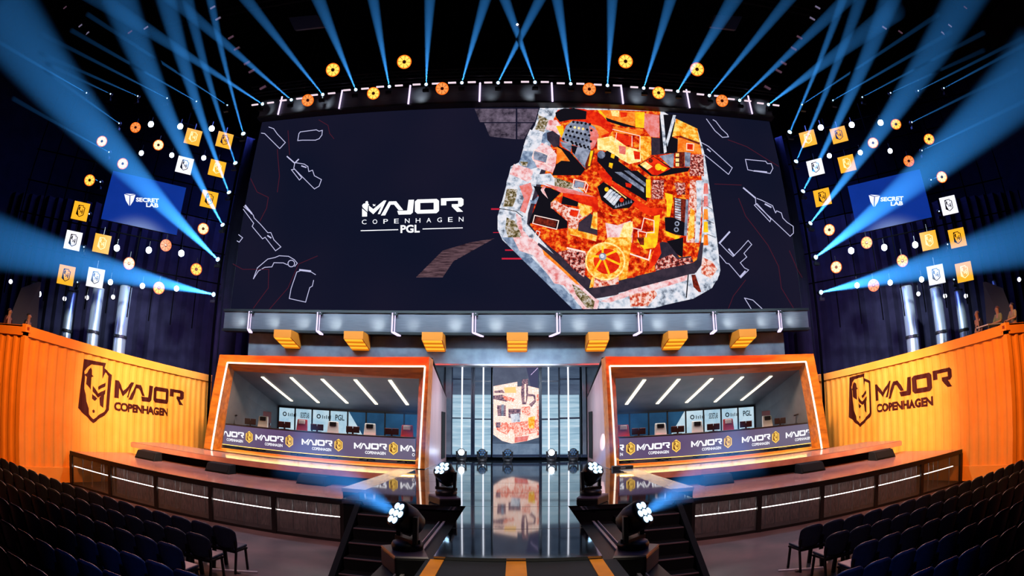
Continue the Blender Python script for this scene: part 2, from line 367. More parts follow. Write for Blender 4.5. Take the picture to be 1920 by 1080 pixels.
def art():
    # concrete slab outline
    nx(); G.poly([(1013, 203), (1003, 235), (991, 256), (982, 275), (974, 304), (958, 312), (950, 345), (938, 390), (933, 405), (933, 430), (942, 450), (1075, 578), (1218, 578), (1300, 560), (1335, 540), (1349, 515), (1348, 480), (1342, 430), (1333, 368), (1320, 285), (1307, 241), (1265, 222), (1240, 207)], A_CONC, S)
    nx(); G.poly([(1014, 203), (1060, 203), (1010, 330), (990, 400), (988, 420), (1112, 560), (1300, 518), (1312, 495), (1311, 400), (1296, 250), (1255, 222)], A_DARK, S)
    nx(); G.poly([(1040, 206), (1238, 209), (1240, 260), (1262, 232), (1302, 246), (1314, 300), (1318, 478), (1300, 492), (1120, 535), (1018, 452), (994, 422), (1000, 392), (1030, 300)], A_LAVA, S)
    # left rim blocks
    T(1, [(740, 60), (1100, 60), (1000, 110), (960, 200), (890, 240), (800, 200), (710, 140)], A_CONC)
    T(1, [(710, 160), (800, 200), (870, 240), (800, 420), (660, 380), (720, 250)], A_MOSS)
    T(1, [(870, 240), (990, 240), (1070, 340), (1060, 500), (960, 420), (830, 380)], A_CONCP)
    T(1, [(980, 330), (1090, 320), (1100, 480), (1060, 500)], A_YEL)
    T(1, [(590, 380), (780, 460), (740, 660), (620, 690), (490, 640), (540, 490)], A_CONC)
    T(1, [(780, 460), (850, 400), (1040, 470), (1020, 640), (830, 570), (750, 650)], A_CONCB)
    T(1, [(840, 430), (930, 400), (1040, 480), (1030, 660), (940, 640), (850, 540)], A_DARK)
    T(1, [(490, 700), (640, 720), (700, 950), (560, 990), (420, 890)], A_CONCB)
    T(1, [(440, 860), (560, 870), (540, 940), (460, 920)], A_MOSS)
    T(1, [(770, 580), (900, 640), (990, 760), (970, 930), (930, 1030), (700, 960), (640, 830), (620, 800), (670, 690)], A_CONCP)
    T(1, [(640, 700), (860, 760), (830, 880), (650, 830)], A_GREY)
    TL(1, [(660, 680), (860, 770), (830, 900), (640, 850), (620, 800)], 1.3, A_LINE, True)
    TL(1, [(860, 770), (960, 700)], 1.3, A_LINE); TL(1, [(830, 900), (900, 950)], 1.3, A_LINE)
    T(1, [(350, 900), (560, 960), (640, 1000), (620, 1080), (270, 1080)], A_CONCP)
    T(3, [(300, 0), (560, 0), (620, 120), (560, 170), (420, 150), (300, 60)], A_CONCP)
    T(3, [(280, 50), (560, 170), (630, 290), (560, 560), (490, 690), (350, 600), (130, 560), (220, 330), (240, 160)], A_CONC)
    T(3, [(430, 230), (600, 180), (630, 290), (520, 640), (440, 600), (500, 420)], A_PINK)
    T(3, [(240, 270), (400, 280), (380, 420), (330, 540), (180, 540), (220, 400)], A_MOSS)
    TL(3, [(130, 570), (250, 585), (380, 610), (480, 690)], 1.4, A_BLK)
    T(3, [(130, 590), (350, 620), (470, 720), (480, 880), (700, 1080), (240, 1080), (120, 900), (105, 730)], A_CONC)
    T(3, [(380, 640), (460, 700), (480, 880), (640, 1080), (520, 1080), (400, 900)], A_CONCP)
    T(3, [(240, 700), (370, 760), (460, 960), (400, 1060), (260, 1000), (220, 860)], A_MOSS)
    T(5, [(160, 0), (330, 0), (860, 560), (1100, 760), (1370, 1075), (1230, 1075), (420, 280)], A_CONCB)
    T(5, [(330, 0), (600, 0), (1000, 340), (1560, 900), (1640, 960), (1600, 1075), (1380, 1075), (1100, 720), (950, 690), (860, 560), (640, 270), (430, 200)], A_CONCP)
    T(5, [(1220, 700), (1330, 760), (1560, 960), (1540, 1075), (1440, 1060), (1280, 860)], A_MOSS)
    T(5, [(760, 130), (960, 330), (1280, 640), (1340, 720), (1280, 700), (1050, 480), (800, 260)], A_ORG)
    T(5, [(720, 80), (1540, 700), (1920, 700), (1920, 860), (1570, 920), (1000, 380), (700, 110)], A_DARK)
    # lower right slab
    T(6, [(20, 960), (480, 820), (1350, 560), (1500, 540), (1560, 400), (1570, 0), (1780, 0), (1845, 500), (1800, 640), (1600, 830), (1340, 920), (860, 1060), (20, 1070)], A_CONC)
    T(6, [(40, 960), (480, 790), (1350, 550), (1350, 640), (900, 780), (480, 880), (180, 980)], A_CONCP)
    T(6, [(480, 860), (860, 790), (900, 860), (760, 1030), (500, 1040)], A_RUST)
    T(6, [(1410, 560), (1470, 560), (1560, 820), (1520, 820), (1440, 740)], A_BR)
    T(6, [(1580, 300), (1720, 360), (1800, 480), (1700, 620), (1560, 540), (1560, 420)], A_RUST)
    TL(6, [(1365, 540), (1335, 900)], 2.2, A_BLK)
    T(6, [(0, 750), (1480, 400), (1560, 0), (1600, 0), (1560, 420), (1480, 530), (40, 900), (0, 900)], A_DARK)
    # right rim
    T(4, [(1600, 0), (1640, 0), (1740, 620), (1800, 1080), (1560, 1080), (1580, 560)], A_CONC)
    for y, a in ((190, A_PINK), (380, A_PINK), (575, A_ORG), (765, A_YEL), (960, A_ORG)): T(4, [(1600, y), (1655, y), (1665, y + 160), (1590, y + 160)], a)
    for y in (530, 740, 950): TL(4, [(1640, y), (1720 + (y - 530) / 8, y + 50)], 1.0, A_BLK)
    T(4, [(1390, 140), (1580, 140), (1560, 700), (1530, 1080), (1330, 1080), (1370, 600)], A_RUST)
    T(4, [(1480, 150), (1580, 150), (1550, 700), (1520, 1080), (1460, 1080), (1490, 500)], A_CONC)
    T(4, [(1400, 560), (1460, 600), (1450, 1000), (1350, 1060), (1370, 800)], A_LAVAY)
    # big red dish and pierced drum
    T(1, [(970, 140), (1010, 90), (1200, 62), (1400, 75), (1620, 130), (1800, 290), (1830, 400), (1760, 490), (1640, 480), (1500, 330), (1300, 240), (1100, 240), (990, 220)], A_RED)
    T(1, [(970, 130), (1060, 75), (1250, 62), (1440, 110), (1430, 230), (1200, 235), (1040, 270), (980, 200)], A_BLK)
    T(1, [(1500, 300), (1640, 330), (1780, 430), (1640, 480), (1570, 400)], A_ORG)
    T(1, [(1130, 330), (1230, 250), (1420, 270), (1560, 340), (1620, 470), (1560, 640), (1480, 690), (1260, 620), (1090, 560), (1060, 520)], A_GREY)
    T(1, [(1480, 330), (1600, 400), (1620, 500), (1540, 660), (1500, 680), (1490, 500)], A_PINK)
    for q, row in enumerate(((270, 1240, 5), (340, 1200, 6), (400, 1170, 6), (460, 1130, 7), (525, 1090, 7), (590, 1230, 5))):
        y, x0, k = row
        for i in range(k): T(1, circ(x0 + i * 62, y + i * (8 + q * 3), 20, 8), A_HOT if q == 1 and 0 < i < 4 else A_BLK)
    T(1, [(1040, 560), (1220, 600), (1200, 720), (1080, 640)], A_GREY)
    T(1, [(1230, 620), (1500, 690), (1420, 960), (1390, 940), (1230, 740)], A_GREY)
    T(1, [(1210, 620), (1300, 640), (1260, 760), (1220, 720)], A_BLK)
    T(1, [(1500, 690), (1560, 700), (1500, 930), (1420, 1000), (1420, 900)], A_BR)
    T(1, [(1000, 620), (1190, 720), (1420, 980), (1350, 1070), (920, 1070), (990, 880)], A_BLK)
    T(1, [(990, 640), (1060, 680), (1190, 860), (1060, 850), (990, 900)], A_ORG)
    T(1, [(1540, 700), (1490, 930), (1460, 930), (1500, 700)], A_YEL)
    # top middle furnace
    T(1, [(1600, 90), (1920, 100), (1920, 270), (1740, 240)], A_YEL)
    T(2, [(40, 90), (560, 120), (560, 330), (420, 320), (160, 230)], A_ORG)
    T(2, [(200, 100), (330, 105), (320, 190), (220, 180)], A_HOT); T(2, [(340, 120), (450, 130), (440, 190), (350, 200)], A_RED)
    T(2, [(120, 200), (230, 240), (560, 340), (760, 350), (740, 370), (400, 340), (150, 260)], A_BLK)
    T(2, [(560, 120), (710, 120), (700, 360), (570, 350)], A_YEL)
    T(2, [(710, 140), (930, 170), (930, 500), (800, 490), (700, 360)], A_PINK)
    T(2, [(230, 340), (680, 400), (640, 480), (260, 430)], A_ORG)
    T(2, [(290, 440), (520, 490), (500, 620), (330, 600), (280, 560)], A_RED)
    T(2, [(640, 480), (800, 490), (810, 760), (680, 860), (620, 700)], A_LAVAY)
    T(2, [(0, 520), (220, 480), (440, 640), (640, 690), (660, 860), (480, 900), (300, 800), (140, 700), (0, 690)], A_HOT)
    T(2, [(320, 620), (430, 640), (420, 760), (330, 740)], A_PINK)
    T(2, [(540, 700), (640, 720), (640, 830), (560, 830)], A_RED)
    TL(2, [(230, 380), (640, 480), (640, 690)], 1.2, A_LINE); TL(2, [(270, 570), (290, 430)], 1.2, A_LINE); TL(2, [(520, 480), (520, 640)], 1.2, A_LINE)
    T(2, [(810, 500), (940, 510), (1210, 530), (1200, 730), (810, 770)], A_DARK)
    T(2, [(930, 160), (1180, 160), (1130, 500), (1200, 520), (1200, 740), (940, 740)], A_BLK)
    T(2, [(940, 150), (990, 150), (1040, 720), (1000, 740)], A_CONC); T(2, [(1135, 165), (1180, 170), (1050, 640), (1030, 560)], A_CONC)
    T(2, [(1180, 220), (1500, 370), (1540, 590), (1330, 520), (1220, 480), (1120, 490)], A_LAVAY)
    T(2, [(1210, 500), (1540, 590), (1570, 760), (1400, 740), (1200, 720)], A_ORG)
    T(2, [(1230, 470), (1540, 580), (1530, 610), (1240, 500)], A_BR)
    TL(2, [(1340, 590), (1450, 600), (1440, 700), (1340, 690)], 1.3, A_LINE, True); T(2, [(1350, 600), (1430, 605), (1425, 680), (1350, 675)], A_RED)
    T(2, [(1170, 720), (1310, 720), (1300, 950), (1170, 940)], A_BR)
    for y in (740, 815, 885): T(2, [(1175, y), (1225, y), (1225, y + 50), (1175, y + 50)], A_HOT)
    T(2, [(1310, 720), (1400, 730), (1390, 940), (1310, 940)], A_GREY)
    T(2, [(1410, 760), (1590, 760), (1600, 1080), (1380, 1080), (1390, 940)], A_MIX)
    # warning panel console
    T(2, [(600, 920), (840, 780), (1120, 960), (1390, 950), (1360, 1010), (980, 1080), (800, 1080)], A_BLK)
    T(2, [(650, 900), (840, 790), (1100, 970), (900, 1070), (820, 1060)], A_RED)
    T(2, [(640, 910), (720, 860), (830, 940), (750, 990)], A_HOT)
    T(2, circ(800, 850, 34, 8), A_BR); T(2, circ(915, 945, 52, 10), A_YEL); T(2, [(960, 920), (1050, 960), (1000, 1010), (960, 1000)], A_YEL)
    T(2, [(930, 780), (1150, 740), (1140, 950), (1100, 950)], A_GREY)
    # crossing dark machine
    T(2, [(150, 700), (320, 800), (320, 860), (620, 1080), (200, 1080), (0, 860), (0, 780)], A_BLK)
    T(2, [(210, 740), (265, 760), (250, 820), (200, 800)], A_YEL); T(2, [(180, 880), (235, 890), (220, 970), (170, 940)], A_YEL)
    T(2, circ(60, 760, 60, 10), A_GREY)
    T(4, [(100, 0), (600, 0), (760, 130), (740, 460), (240, 160)], A_BLK)
    T(4, [(260, 20), (360, 20), (700, 260), (700, 330)], A_GREY); T(4, [(400, 0), (470, 0), (730, 190), (720, 240)], A_GREY)
    T(4, [(420, 180), (520, 200), (500, 260), (430, 240)], A_RED)
    T(4, [(730, 130), (800, 130), (800, 410), (730, 400)], A_YEL)
    T(4, [(820, 140), (1000, 140), (990, 420), (810, 430)], A_MIX)
    T(4, [(1040, 150), (1340, 150), (1330, 380), (1040, 370)], A_LAVA)
    T(4, [(1150, 180), (1320, 180), (1320, 360), (1200, 360)], A_MIX)
    T(4, [(0, 0), (120, 0), (220, 110), (210, 240), (60, 120)], A_RED)
    T(4, [(250, 160), (560, 420), (800, 560), (980, 560), (960, 720), (700, 640), (420, 440), (240, 250)], A_RED)
    T(4, [(0, 240), (90, 170), (240, 260), (560, 460), (480, 560), (240, 580), (60, 440)], A_BLK)
    for i in range(4): T(4, [(90 + i * 40, 390 + i * 36), (190 + i * 42, 275 + i * 30), (235 + i * 42, 290 + i * 30), (130 + i * 40, 420 + i * 36)], A_CONC)
    T(4, circ(140, 280, 34, 9), A_YEL); T(4, circ(365, 440, 34, 9), A_RED)
    for i in range(7): T(4, [(260 + i * 38, 560 - i * 12), (280 + i * 38, 500 - i * 12), (296 + i * 38, 556 - i * 12)], A_GREY)
    TL(4, [(210, 240), (430, 410)], 2.0, A_HOT)
    T(4, [(1010, 330), (1130, 360), (1130, 460), (1090, 690), (1040, 690), (1040, 460)], A_YEL)
    T(4, [(1150, 400), (1330, 430), (1310, 780), (1140, 770)], A_BR)
    for i in range(9): T(4, [(1165, 740 - i * 38), (1165, 715 - i * 38), (1255, 735 - i * 38), (1250, 760 - i * 38)], A_CONC)
    T(4, [(1010, 700), (1130, 700), (1320, 780), (1310, 980), (1180, 960), (1020, 900)], A_BLK)
    for x, y in ((1195, 795), (1185, 885)): T(4, circ(x, y, 38, 10), A_GREY); T(4, circ(x, y, 20, 8), A_BLK)
    T(4, [(1330, 430), (1370, 430), (1340, 980), (1300, 970)], A_GREY)
    T(4, [(1010, 900), (1240, 990), (1200, 1040), (1060, 980)], A_YEL)
    T(6, [(1030, 190), (1150, 200), (1180, 290), (960, 240)], A_PINK); T(6, [(1040, 60), (1290, 0), (1280, 300), (1200, 260)], A_BLK)
    T(6, [(940, 60), (1060, 80), (1230, 300), (1400, 280), (1440, 370), (880, 520), (860, 400)], A_DARK)
    T(6, [(880, 350), (1120, 250), (1200, 330), (1410, 300), (1400, 390), (870, 500)], A_MIX)
    # middle-left corridor outlines
    T(3, [(660, 60), (900, 40), (960, 120), (1230, 190), (1400, 330), (1150, 330), (940, 260), (780, 210), (640, 200)], A_CONC)
    T(3, [(960, 100), (1240, 190), (1240, 280), (960, 240)], A_MOSS)
    T(3, [(800, 190), (960, 230), (1250, 290), (1580, 400), (1500, 420), (1060, 330)], A_PINK)
    TL(3, [(1250, 130), (1430, 170), (1400, 280), (1225, 260)], 1.5, A_LINE, True); T(3, [(1265, 145), (1410, 180), (1390, 260), (1245, 240)], A_GREY)
    TL(3, [(1430, 170), (1460, 220), (1430, 330), (1400, 280)], 1.3, A_LINE)
    T(3, [(1080, 330), (1600, 400), (1620, 580), (1520, 620), (1380, 560), (1310, 500), (1080, 400)], A_RED)
    T(3, [(1080, 380), (1320, 470), (1300, 540), (1060, 500)], A_BLK)
    T(3, [(640, 230), (900, 260), (1050, 330), (960, 420), (900, 480), (960, 600), (1150, 760), (1150, 860), (980, 880), (640, 780), (560, 800), (680, 520), (720, 380)], A_BLK)
    T(3, [(780, 230), (830, 240), (800, 290), (860, 420), (780, 340), (750, 290)], A_CONCP)
    T(3, [(590, 440), (640, 450), (715, 380), (720, 400), (680, 500), (600, 490)], A_CONCB)
    T(3, [(900, 480), (970, 440), (1060, 500), (1180, 560), (1340, 590), (1500, 560), (1440, 680), (1330, 740), (1270, 980), (1150, 950), (1170, 780), (1020, 620), (900, 560)], A_RUST)
    T(3, [(1310, 480), (1520, 540), (1520, 620), (1380, 700), (1340, 640)], A_LAVAY)
    TL(3, [(1180, 555), (1340, 590), (1300, 710), (1160, 690)], 1.5, A_LINE, True); T(3, [(1200, 580), (1320, 605), (1290, 690), (1185, 670)], A_RED)
    T(3, [(1160, 860), (1290, 880), (1600, 980), (1580, 1060), (1160, 950)], A_LAVAY)
    TL(3, [(660, 670), (1020, 750), (990, 880), (630, 790)], 1.6, A_LINE, True)
    T(3, [(680, 690), (990, 760), (970, 850), (650, 780)], A_BR)
    T(3, [(1320, 780), (1500, 640), (1740, 900), (1700, 1060), (1580, 960), (1310, 900)], A_DARK)
    T(3, [(1540, 620), (1760, 650), (1920, 680), (1920, 900), (1720, 920), (1500, 860)], A_LAVAY)
    T(3, [(700, 880), (860, 880), (1160, 1060), (840, 1080), (760, 980)], A_LAVA)
    TL(3, [(640, 1060), (690, 900), (740, 920), (690, 1080)], 1.4, A_LINE)
    T(4, [(0, 600), (240, 680), (620, 700), (560, 560), (700, 640), (960, 720), (1000, 900), (960, 1080), (0, 1080)], A_LAVA)
    T(4, [(120, 780), (300, 820), (500, 750), (540, 860), (520, 1080), (160, 1080)], A_CONCP)
    T(4, [(400, 790), (530, 760), (530, 900), (480, 1080), (300, 1080)], A_HOT)
    T(4, [(850, 680), (940, 660), (900, 1080), (760, 1080), (740, 920), (850, 900)], A_YEL)
    TL(4, [(700, 710), (850, 750), (850, 930), (740, 930), (610, 900), (620, 1060), (720, 1050), (740, 930)], 1.6, A_LINE); TL(4, [(700, 710), (660, 890), (540, 860)], 1.6, A_LINE)
    T(6, [(600, 0), (900, 0), (880, 150), (700, 180), (600, 60)], A_YEL); T(6, [(590, 0), (700, 0), (700, 120), (640, 110)], A_BR)
    T(6, [(520, 80), (640, 180), (640, 260), (500, 220)], A_RED)
    T(6, [(460, 280), (640, 300), (780, 360), (700, 480), (560, 600), (420, 620)], A_LAVA)
    TL(6, [(470, 240), (770, 340), (800, 190)], 2.6, A_LINE)
    T(6, [(860, 160), (930, 60), (960, 240), (860, 420), (760, 480), (800, 340)], A_RED)
    # wheel
    T(5, [(1200, 180), (1430, 230), (1440, 340), (1400, 600), (1240, 480), (1000, 220)], A_MIX)
    TL(5, [(1150, 160), (1410, 220)], 3.0, A_LINE)
    T(6, [(-120, 760), (440, 620), (520, 0), (160, 0), (0, 200)], A_LAVAY)
    T(5, [(1560, 600), (1920, 580), (1920, 700), (1540, 760)], A_RUST)
    nx(); G.poly(circ(1135, 490, 38, 26, 36), A_HOT, S); nx(); G.poly(circ(1135, 490, 35, 26, 33), A_LAVAY, S); nx(); G.poly(circ(1138, 490, 25, 22, 24), A_RED, S)
    for i in range(6):
        a = i * math.pi / 3 + 0.3; nx(); G.line([(1130, 481), (1136 + 27 * math.cos(a), 488 + 26 * math.sin(a))], 4.2 / 10, A_YEL, S) if False else G.line([(1130, 481), (1136 + 27 * math.cos(a), 488 + 26 * math.sin(a))], 4.0, A_YEL, S)
    nx(); G.poly(circ(1130, 481, 7), A_GREY, S); nx(); G.poly(circ(1129, 480, 4), A_CONC, S)
art()
G.build('key_art', scr)
# dim concrete tiles and a lit floor patch behind the slab, red dashes
A_TILE = em('art_tile', (34, 28, 42), 1.0, (120, 106, 126), None, 0.9, None, 0.3, 0.7)
A_FLOOR = em('art_plank', (38, 24, 34), 1.0, (112, 84, 92), None, 2.2, (0.3, 1, 6))
A_DASH = em('art_red_dash', (206, 34, 60), 1.0)
A_TOPO = em('art_contour', (74, 26, 42), 1.0)
OUTL = em('art_outline', (196, 196, 232), 1.0)
G2 = MB(); LAY[0] = 0.014
for q in ([(890, 204), (967, 204), (967, 229), (900, 229)], [(970, 204), (1010, 204), (1003, 229), (970, 229)], [(908, 231), (967, 231), (967, 261), (918, 256)], [(970, 231), (1000, 231), (982, 261), (970, 261)]): G2.poly(q, A_TILE, S)
G2.poly([(927, 447), (850, 490), (830, 520), (780, 520), (830, 470), (880, 455)], A_FLOOR, S)
G2.build('tile_art', scr); G2 = MB()
for x0, x1, y, w_ in ((922, 940, 392, 2.8), (925, 955, 436, 1.2), (948, 962, 469, 2.4), (942, 985, 485, 3.0)): G2.line([(x0, y), (x1, y)], w_, A_DASH, S)
G2.build('red_dash_art', scr)
G3 = MB(); LAY[0] = 0.012
def O(ox, oy, k, pts, w_=1.3, mm=None, closed=False): G3.line([(ox + x / k, oy + y / k) for x, y in pts], w_, mm or OUTL, S, closed)
k1 = 5.685
O(440, 210, k1, [(365, 160), (415, 178), (455, 235), (540, 325), (480, 390), (320, 230), (285, 225)])
O(440, 210, k1, [(700, 212), (870, 190), (900, 205), (935, 195), (930, 245), (900, 285), (860, 300), (720, 300), (672, 305), (685, 230)], 1.3, None, True)
O(440, 210, k1, [(560, 475), (640, 545), (680, 505)], 2.2)
O(440, 210, k1, [(640, 545), (630, 600), (700, 670), (850, 820), (900, 790), (925, 720), (850, 680), (830, 620), (790, 635), (780, 580), (740, 555), (650, 540)])
O(440, 210, k1, [(605, 615), (690, 725), (715, 700), (640, 610)], 1.3, None, True)
O(440, 210, k1, [(715, 575), (760, 590)], 2.2)
O(430, 370, 5.14, [(140, 90), (230, 170), (240, 200), (300, 260), (370, 340), (400, 340), (430, 410), (497, 478), (445, 515), (345, 385), (320, 400), (220, 280), (235, 250), (135, 115)])
O(430, 370, 5.14, [(155, 80), (215, 155)], 3.0); O(430, 370, 5.14, [(370, 370), (400, 390)], 2.4)
O(430, 370, 5.14, [(90, 360), (128, 390), (95, 432), (75, 420)])
O(430, 370, 5.14, [(232, 785), (270, 680), (370, 595), (440, 580), (480, 563), (570, 568), (625, 600), (655, 635), (630, 665)])
O(430, 370, 5.14, [(232, 785), (280, 710), (340, 675), (410, 670), (430, 630), (520, 632), (560, 650)])
O(430, 370, 5.14, circ(597, 638, 32, 14), 1.4, None, True)
O(430, 370, 5.14, [(830, 745), (790, 720), (690, 705), (650, 720), (595, 880), (578, 975), (735, 1010), (775, 870), (800, 855), (812, 800)])
O(430, 370, 5.14, [(680, 700), (780, 712)], 3.4)
O(1300, 210, k1, [(140, 75), (230, 200), (310, 270), (375, 265), (360, 235), (300, 180), (240, 100), (210, 82)])
O(1300, 210, k1, [(85, 325), (160, 365), (415, 595), (375, 665), (95, 435)]); O(1300, 210, k1, [(150, 395), (180, 420)], 2.0)
O(1300, 210, k1, [(555, 505), (770, 525), (790, 550), (830, 550), (848, 600), (820, 655), (650, 630), (580, 615)], 1.3, None, True); O(1300, 210, k1, [(650, 628), (780, 640)], 2.4)
O(1300, 210, k1, [(535, 810), (660, 915)], 2.6)
O(1320, 370, 5.14, [(495, 0), (500, 65), (590, 150), (830, 375), (862, 345), (860, 280), (800, 240), (760, 200), (745, 150), (700, 130), (690, 150), (660, 80), (560, 30), (510, 10)])
O(1320, 370, 5.14, [(485, 75), (635, 235), (645, 210), (510, 60)], 1.3, None, True); O(1320, 370, 5.14, [(590, 65), (645, 95)], 2.6)
O(1320, 370, 5.14, [(245, 335), (150, 440)], 3.2)
O(1320, 370, 5.14, [(150, 440), (225, 520), (280, 570), (350, 500), (425, 415), (460, 455), (385, 540), (412, 575), (350, 630), (390, 680), (430, 700), (355, 775), (240, 640), (215, 635), (150, 555)])
O(1320, 370, 5.14, [(240, 500), (290, 560)], 2.8); O(1320, 370, 5.14, [(350, 765), (395, 715)], 3.2)
O(1320, 370, 5.14, [(455, 1075), (390, 970), (470, 990), (565, 1078)])
for q in ([(470, 335), (482, 360), (503, 370), (500, 390), (487, 415)], [(437, 495), (455, 505), (480, 505), (504, 505), (503, 540), (475, 578)], [(595, 480), (560, 495), (540, 540), (505, 580)],
          [(598, 225), (615, 235), (618, 250), (626, 260)], [(540, 245), (543, 290)], [(520, 280), (524, 330), (520, 360)], [(1365, 262), (1400, 275), (1440, 300), (1460, 312)], [(1340, 345), (1390, 347)], [(1385, 372), (1398, 405), (1440, 460), (1460, 500), (1465, 540), (1488, 578)], [(1398, 525), (1375, 555), (1366, 578)], [(1480, 470), (1495, 505), (1504, 520)]):
    nx(); G3.line(q, 1.2, A_TOPO, S)
G3.build('outline_art', scr)
# wordmark
W_ = em('screen_white', (245, 248, 255), 1.25)
G4 = MB(); LAY[0] = 0.03
tilt = lambda px, py: S(px, py - (px - 680) * 0.028)
g = lambda x, y: tilt(679 + x / 572 * 190, 405 - (y + 2) / 103 * 29)
WMS = [([(0, -6), (0, 48), (28, 20), (28, -6)], ()), ([(30, 25), (2, 56), (0, 70), (8, 80), (20, 82), (18, 92), (28, 98), (34, 90), (34, 78), (40, 74), (34, 66)], ()),
       ([(38, 66), (63, 42), (122, 97), (137, 97), (101, 8), (88, 8), (109, 61), (63, 8), (38, 34)], ()), ([(66, 76), (70, 70), (78, 76), (72, 68), (76, 60), (68, 64), (60, 60), (64, 68), (58, 74), (66, 74)], ())] + WM[1:]
for o_, h_ in WMS: G4.poly(o_, W_, g, h_)
for i, ch in enumerate('COPENHAGEN'): G4.text(ch, (678.5 + i * 20.2, 412, 678.5 + i * 20.2 + 8.6, 420.5), W_, tilt)
G4.text('PGL', (751, 424, 787, 439), W_, tilt, 0.03)
G4.line([(677, 432.5), (746, 432.5)], 1.6, W_, tilt); G4.line([(793, 432.5), (867, 432.5)], 1.6, W_, tilt)
G4.build('wordmark', scr)

# ================================================================== FASCIA BANDS above and below the screen
def fascia(name, z0, z1, y, label, lower):
    t = thing(name, (XC, y, z0), label, 'fascia')
    m = MB(); m.box((-11.84, y, z0), (11.96, y + 0.36, z1), METALP); m.build('panel', t)
    m = MB(); m.box((-11.9, y - 0.05, z1), (12.02, y + 0.36, z1 + 0.10), BLACK); m.box((-11.9, y - 0.02, z0 - 0.1), (12.02, y + 0.36, z0), BLACK); m.build('trim', t)
    return t
upf = fascia('header_fascia', 16.18, 17.05, 19.6, 'brushed metal header band above the giant screen', False)
lof = fascia('lower_fascia', 6.30, 7.0, 19.6, 'brushed metal band with soft light pools below the giant screen', True)
for i, px in enumerate((468, 597, 738, 889, 1047, 1200, 1340, 1463)):
    p = aty(px, 600, 19.5); s = -1 if px < 966 else 1
    t = thing('tube_bracket', (p.x, 19.5, 6.3), '%s tube light bracket from the left on the band below the screen' % ORD[i], 'light', 'tube lights on the lower band')
    m = MB(); m.tube((p.x - 0.05, 19.5, 6.28), (p.x - 0.05, 19.5, 7.0), 0.03, E_TUBE, 8); m.tube((p.x + 0.05, 19.5, 6.28), (p.x + 0.05, 19.5, 7.0), 0.018, E_TUBE, 8); m.build('tube', t)
    m = MB(); m.bar((p.x, 19.5, 6.27), (p.x - s * 0.32, 19.1, 6.08), 0.14, 0.05, E_TUBE); m.build('foot', t)
    m = MB(); m.box((p.x - 0.12, 19.48, 6.9), (p.x + 0.14, 19.6, 6.98), BLACK); m.build('clip', t)
for i, px in enumerate((527, 638, 766, 899, 1036, 1168, 1291, 1405)):
    p = aty(px, 190, 19.5)
    t = thing('header_tube', (p.x, 19.5, 16.1), '%s thin tube light from the left on the header above the screen' % ORD[i], 'light', 'tube lights on the header')
    m = MB(); m.tube((p.x, 19.5, 16.1), (p.x, 19.5, 17.1), 0.04, E_TUBE, 8); m.build('tube', t)
    m = MB(); m.box((p.x - 0.1, 19.5, 17.05), (p.x + 0.1, 19.62, 17.18), BLACK); m.build('clip', t)
for px in (447, 510, 566, 626, 707, 773, 853, 930, 1010, 1087, 1163, 1237, 1300, 1370, 1433, 1487):
    p = aty(px, 602, 19.6)
    lamp('SPOT', 'fascia_uplight', (p.x, 19.05, 6.62), 24.0 if px not in (773, 1010, 1300) else 11.0, (0.86, 1.0, 0.96), (p.x, 19.62, 6.66), 0.03, 85, 0.9, spec=0.2)
for px in (503, 560, 610, 787, 920, 995, 1197, 1257, 1327, 1383, 1427):
    p = aty(px, 195, 19.6)
    lamp('SPOT', 'header_uplight', (p.x, 19.0, 16.6), 18.0 if px not in (920, 1257) else 9.0, (0.80, 0.95, 1.0), (p.x, 19.62, 16.62), 0.03, 85, 0.9, spec=0.2)
# concrete soffit wall below the band
t = thing('concrete_panel', (XC, 20.0, 5.2), 'long grey blue concrete look panel hanging between the screen and booths', 'panel')
m = MB(); m.box((-10.75, 20.0, 5.2), (10.88, 20.6, 6.3), CONC); m.build('panel', t)
m = MB(); m.box((-10.75, 19.97, 5.14), (10.88, 20.6, 5.2), STEEL); m.build('lower_edge', t)
names7 = ['leftmost', 'second from the left', 'third from the left', 'middle', 'third from the right', 'second from the right', 'rightmost']
for i, px in enumerate((537, 668, 813, 970, 1120, 1266, 1395)):
    f = aty(px - (8 if px < 960 else -8 if px > 980 else 0) * abs(px - 968) / 430, 631, 18.9); bz = 5.66
    t = thing('louvre_lamp', (f.x, 19.6, bz), 'orange louvred box lamp under the screen, %s of the seven' % names7[i], 'lamp', 'orange box lamps')
    zf = 5.90; x0, x1, y0, y1, zt = f.x - 0.37, f.x + 0.37, 18.9, 19.98, 6.19
    m = MB(); m.hexa([(x0, y0, zf), (x1, y0, zf), (x1, y1, bz), (x0, y1, bz)], [(x0, y0, zt), (x1, y0, zt), (x1, y1, zt), (x0, y1, zt)], BOXOR); m.build('housing', t)
    m = MB()
    for k in range(6):
        a, b = k / 6, (k + 0.86) / 6; ya, yb = y0 + (y1 - y0) * a, y0 + (y1 - y0) * b; za, zb = zf + (bz - zf) * a - 0.012, zf + (bz - zf) * b - 0.012
        m.hexa([(x0 + .03, ya, za - .02), (x1 - .03, ya, za - .02), (x1 - .03, yb, zb - .02), (x0 + .03, yb, zb - .02)], [(x0 + .03, ya, za), (x1 - .03, ya, za), (x1 - .03, yb, zb), (x0 + .03, yb, zb)], E_BOXO if k % 2 == 0 else E_BOXO2)
    m.build('louvre', t)

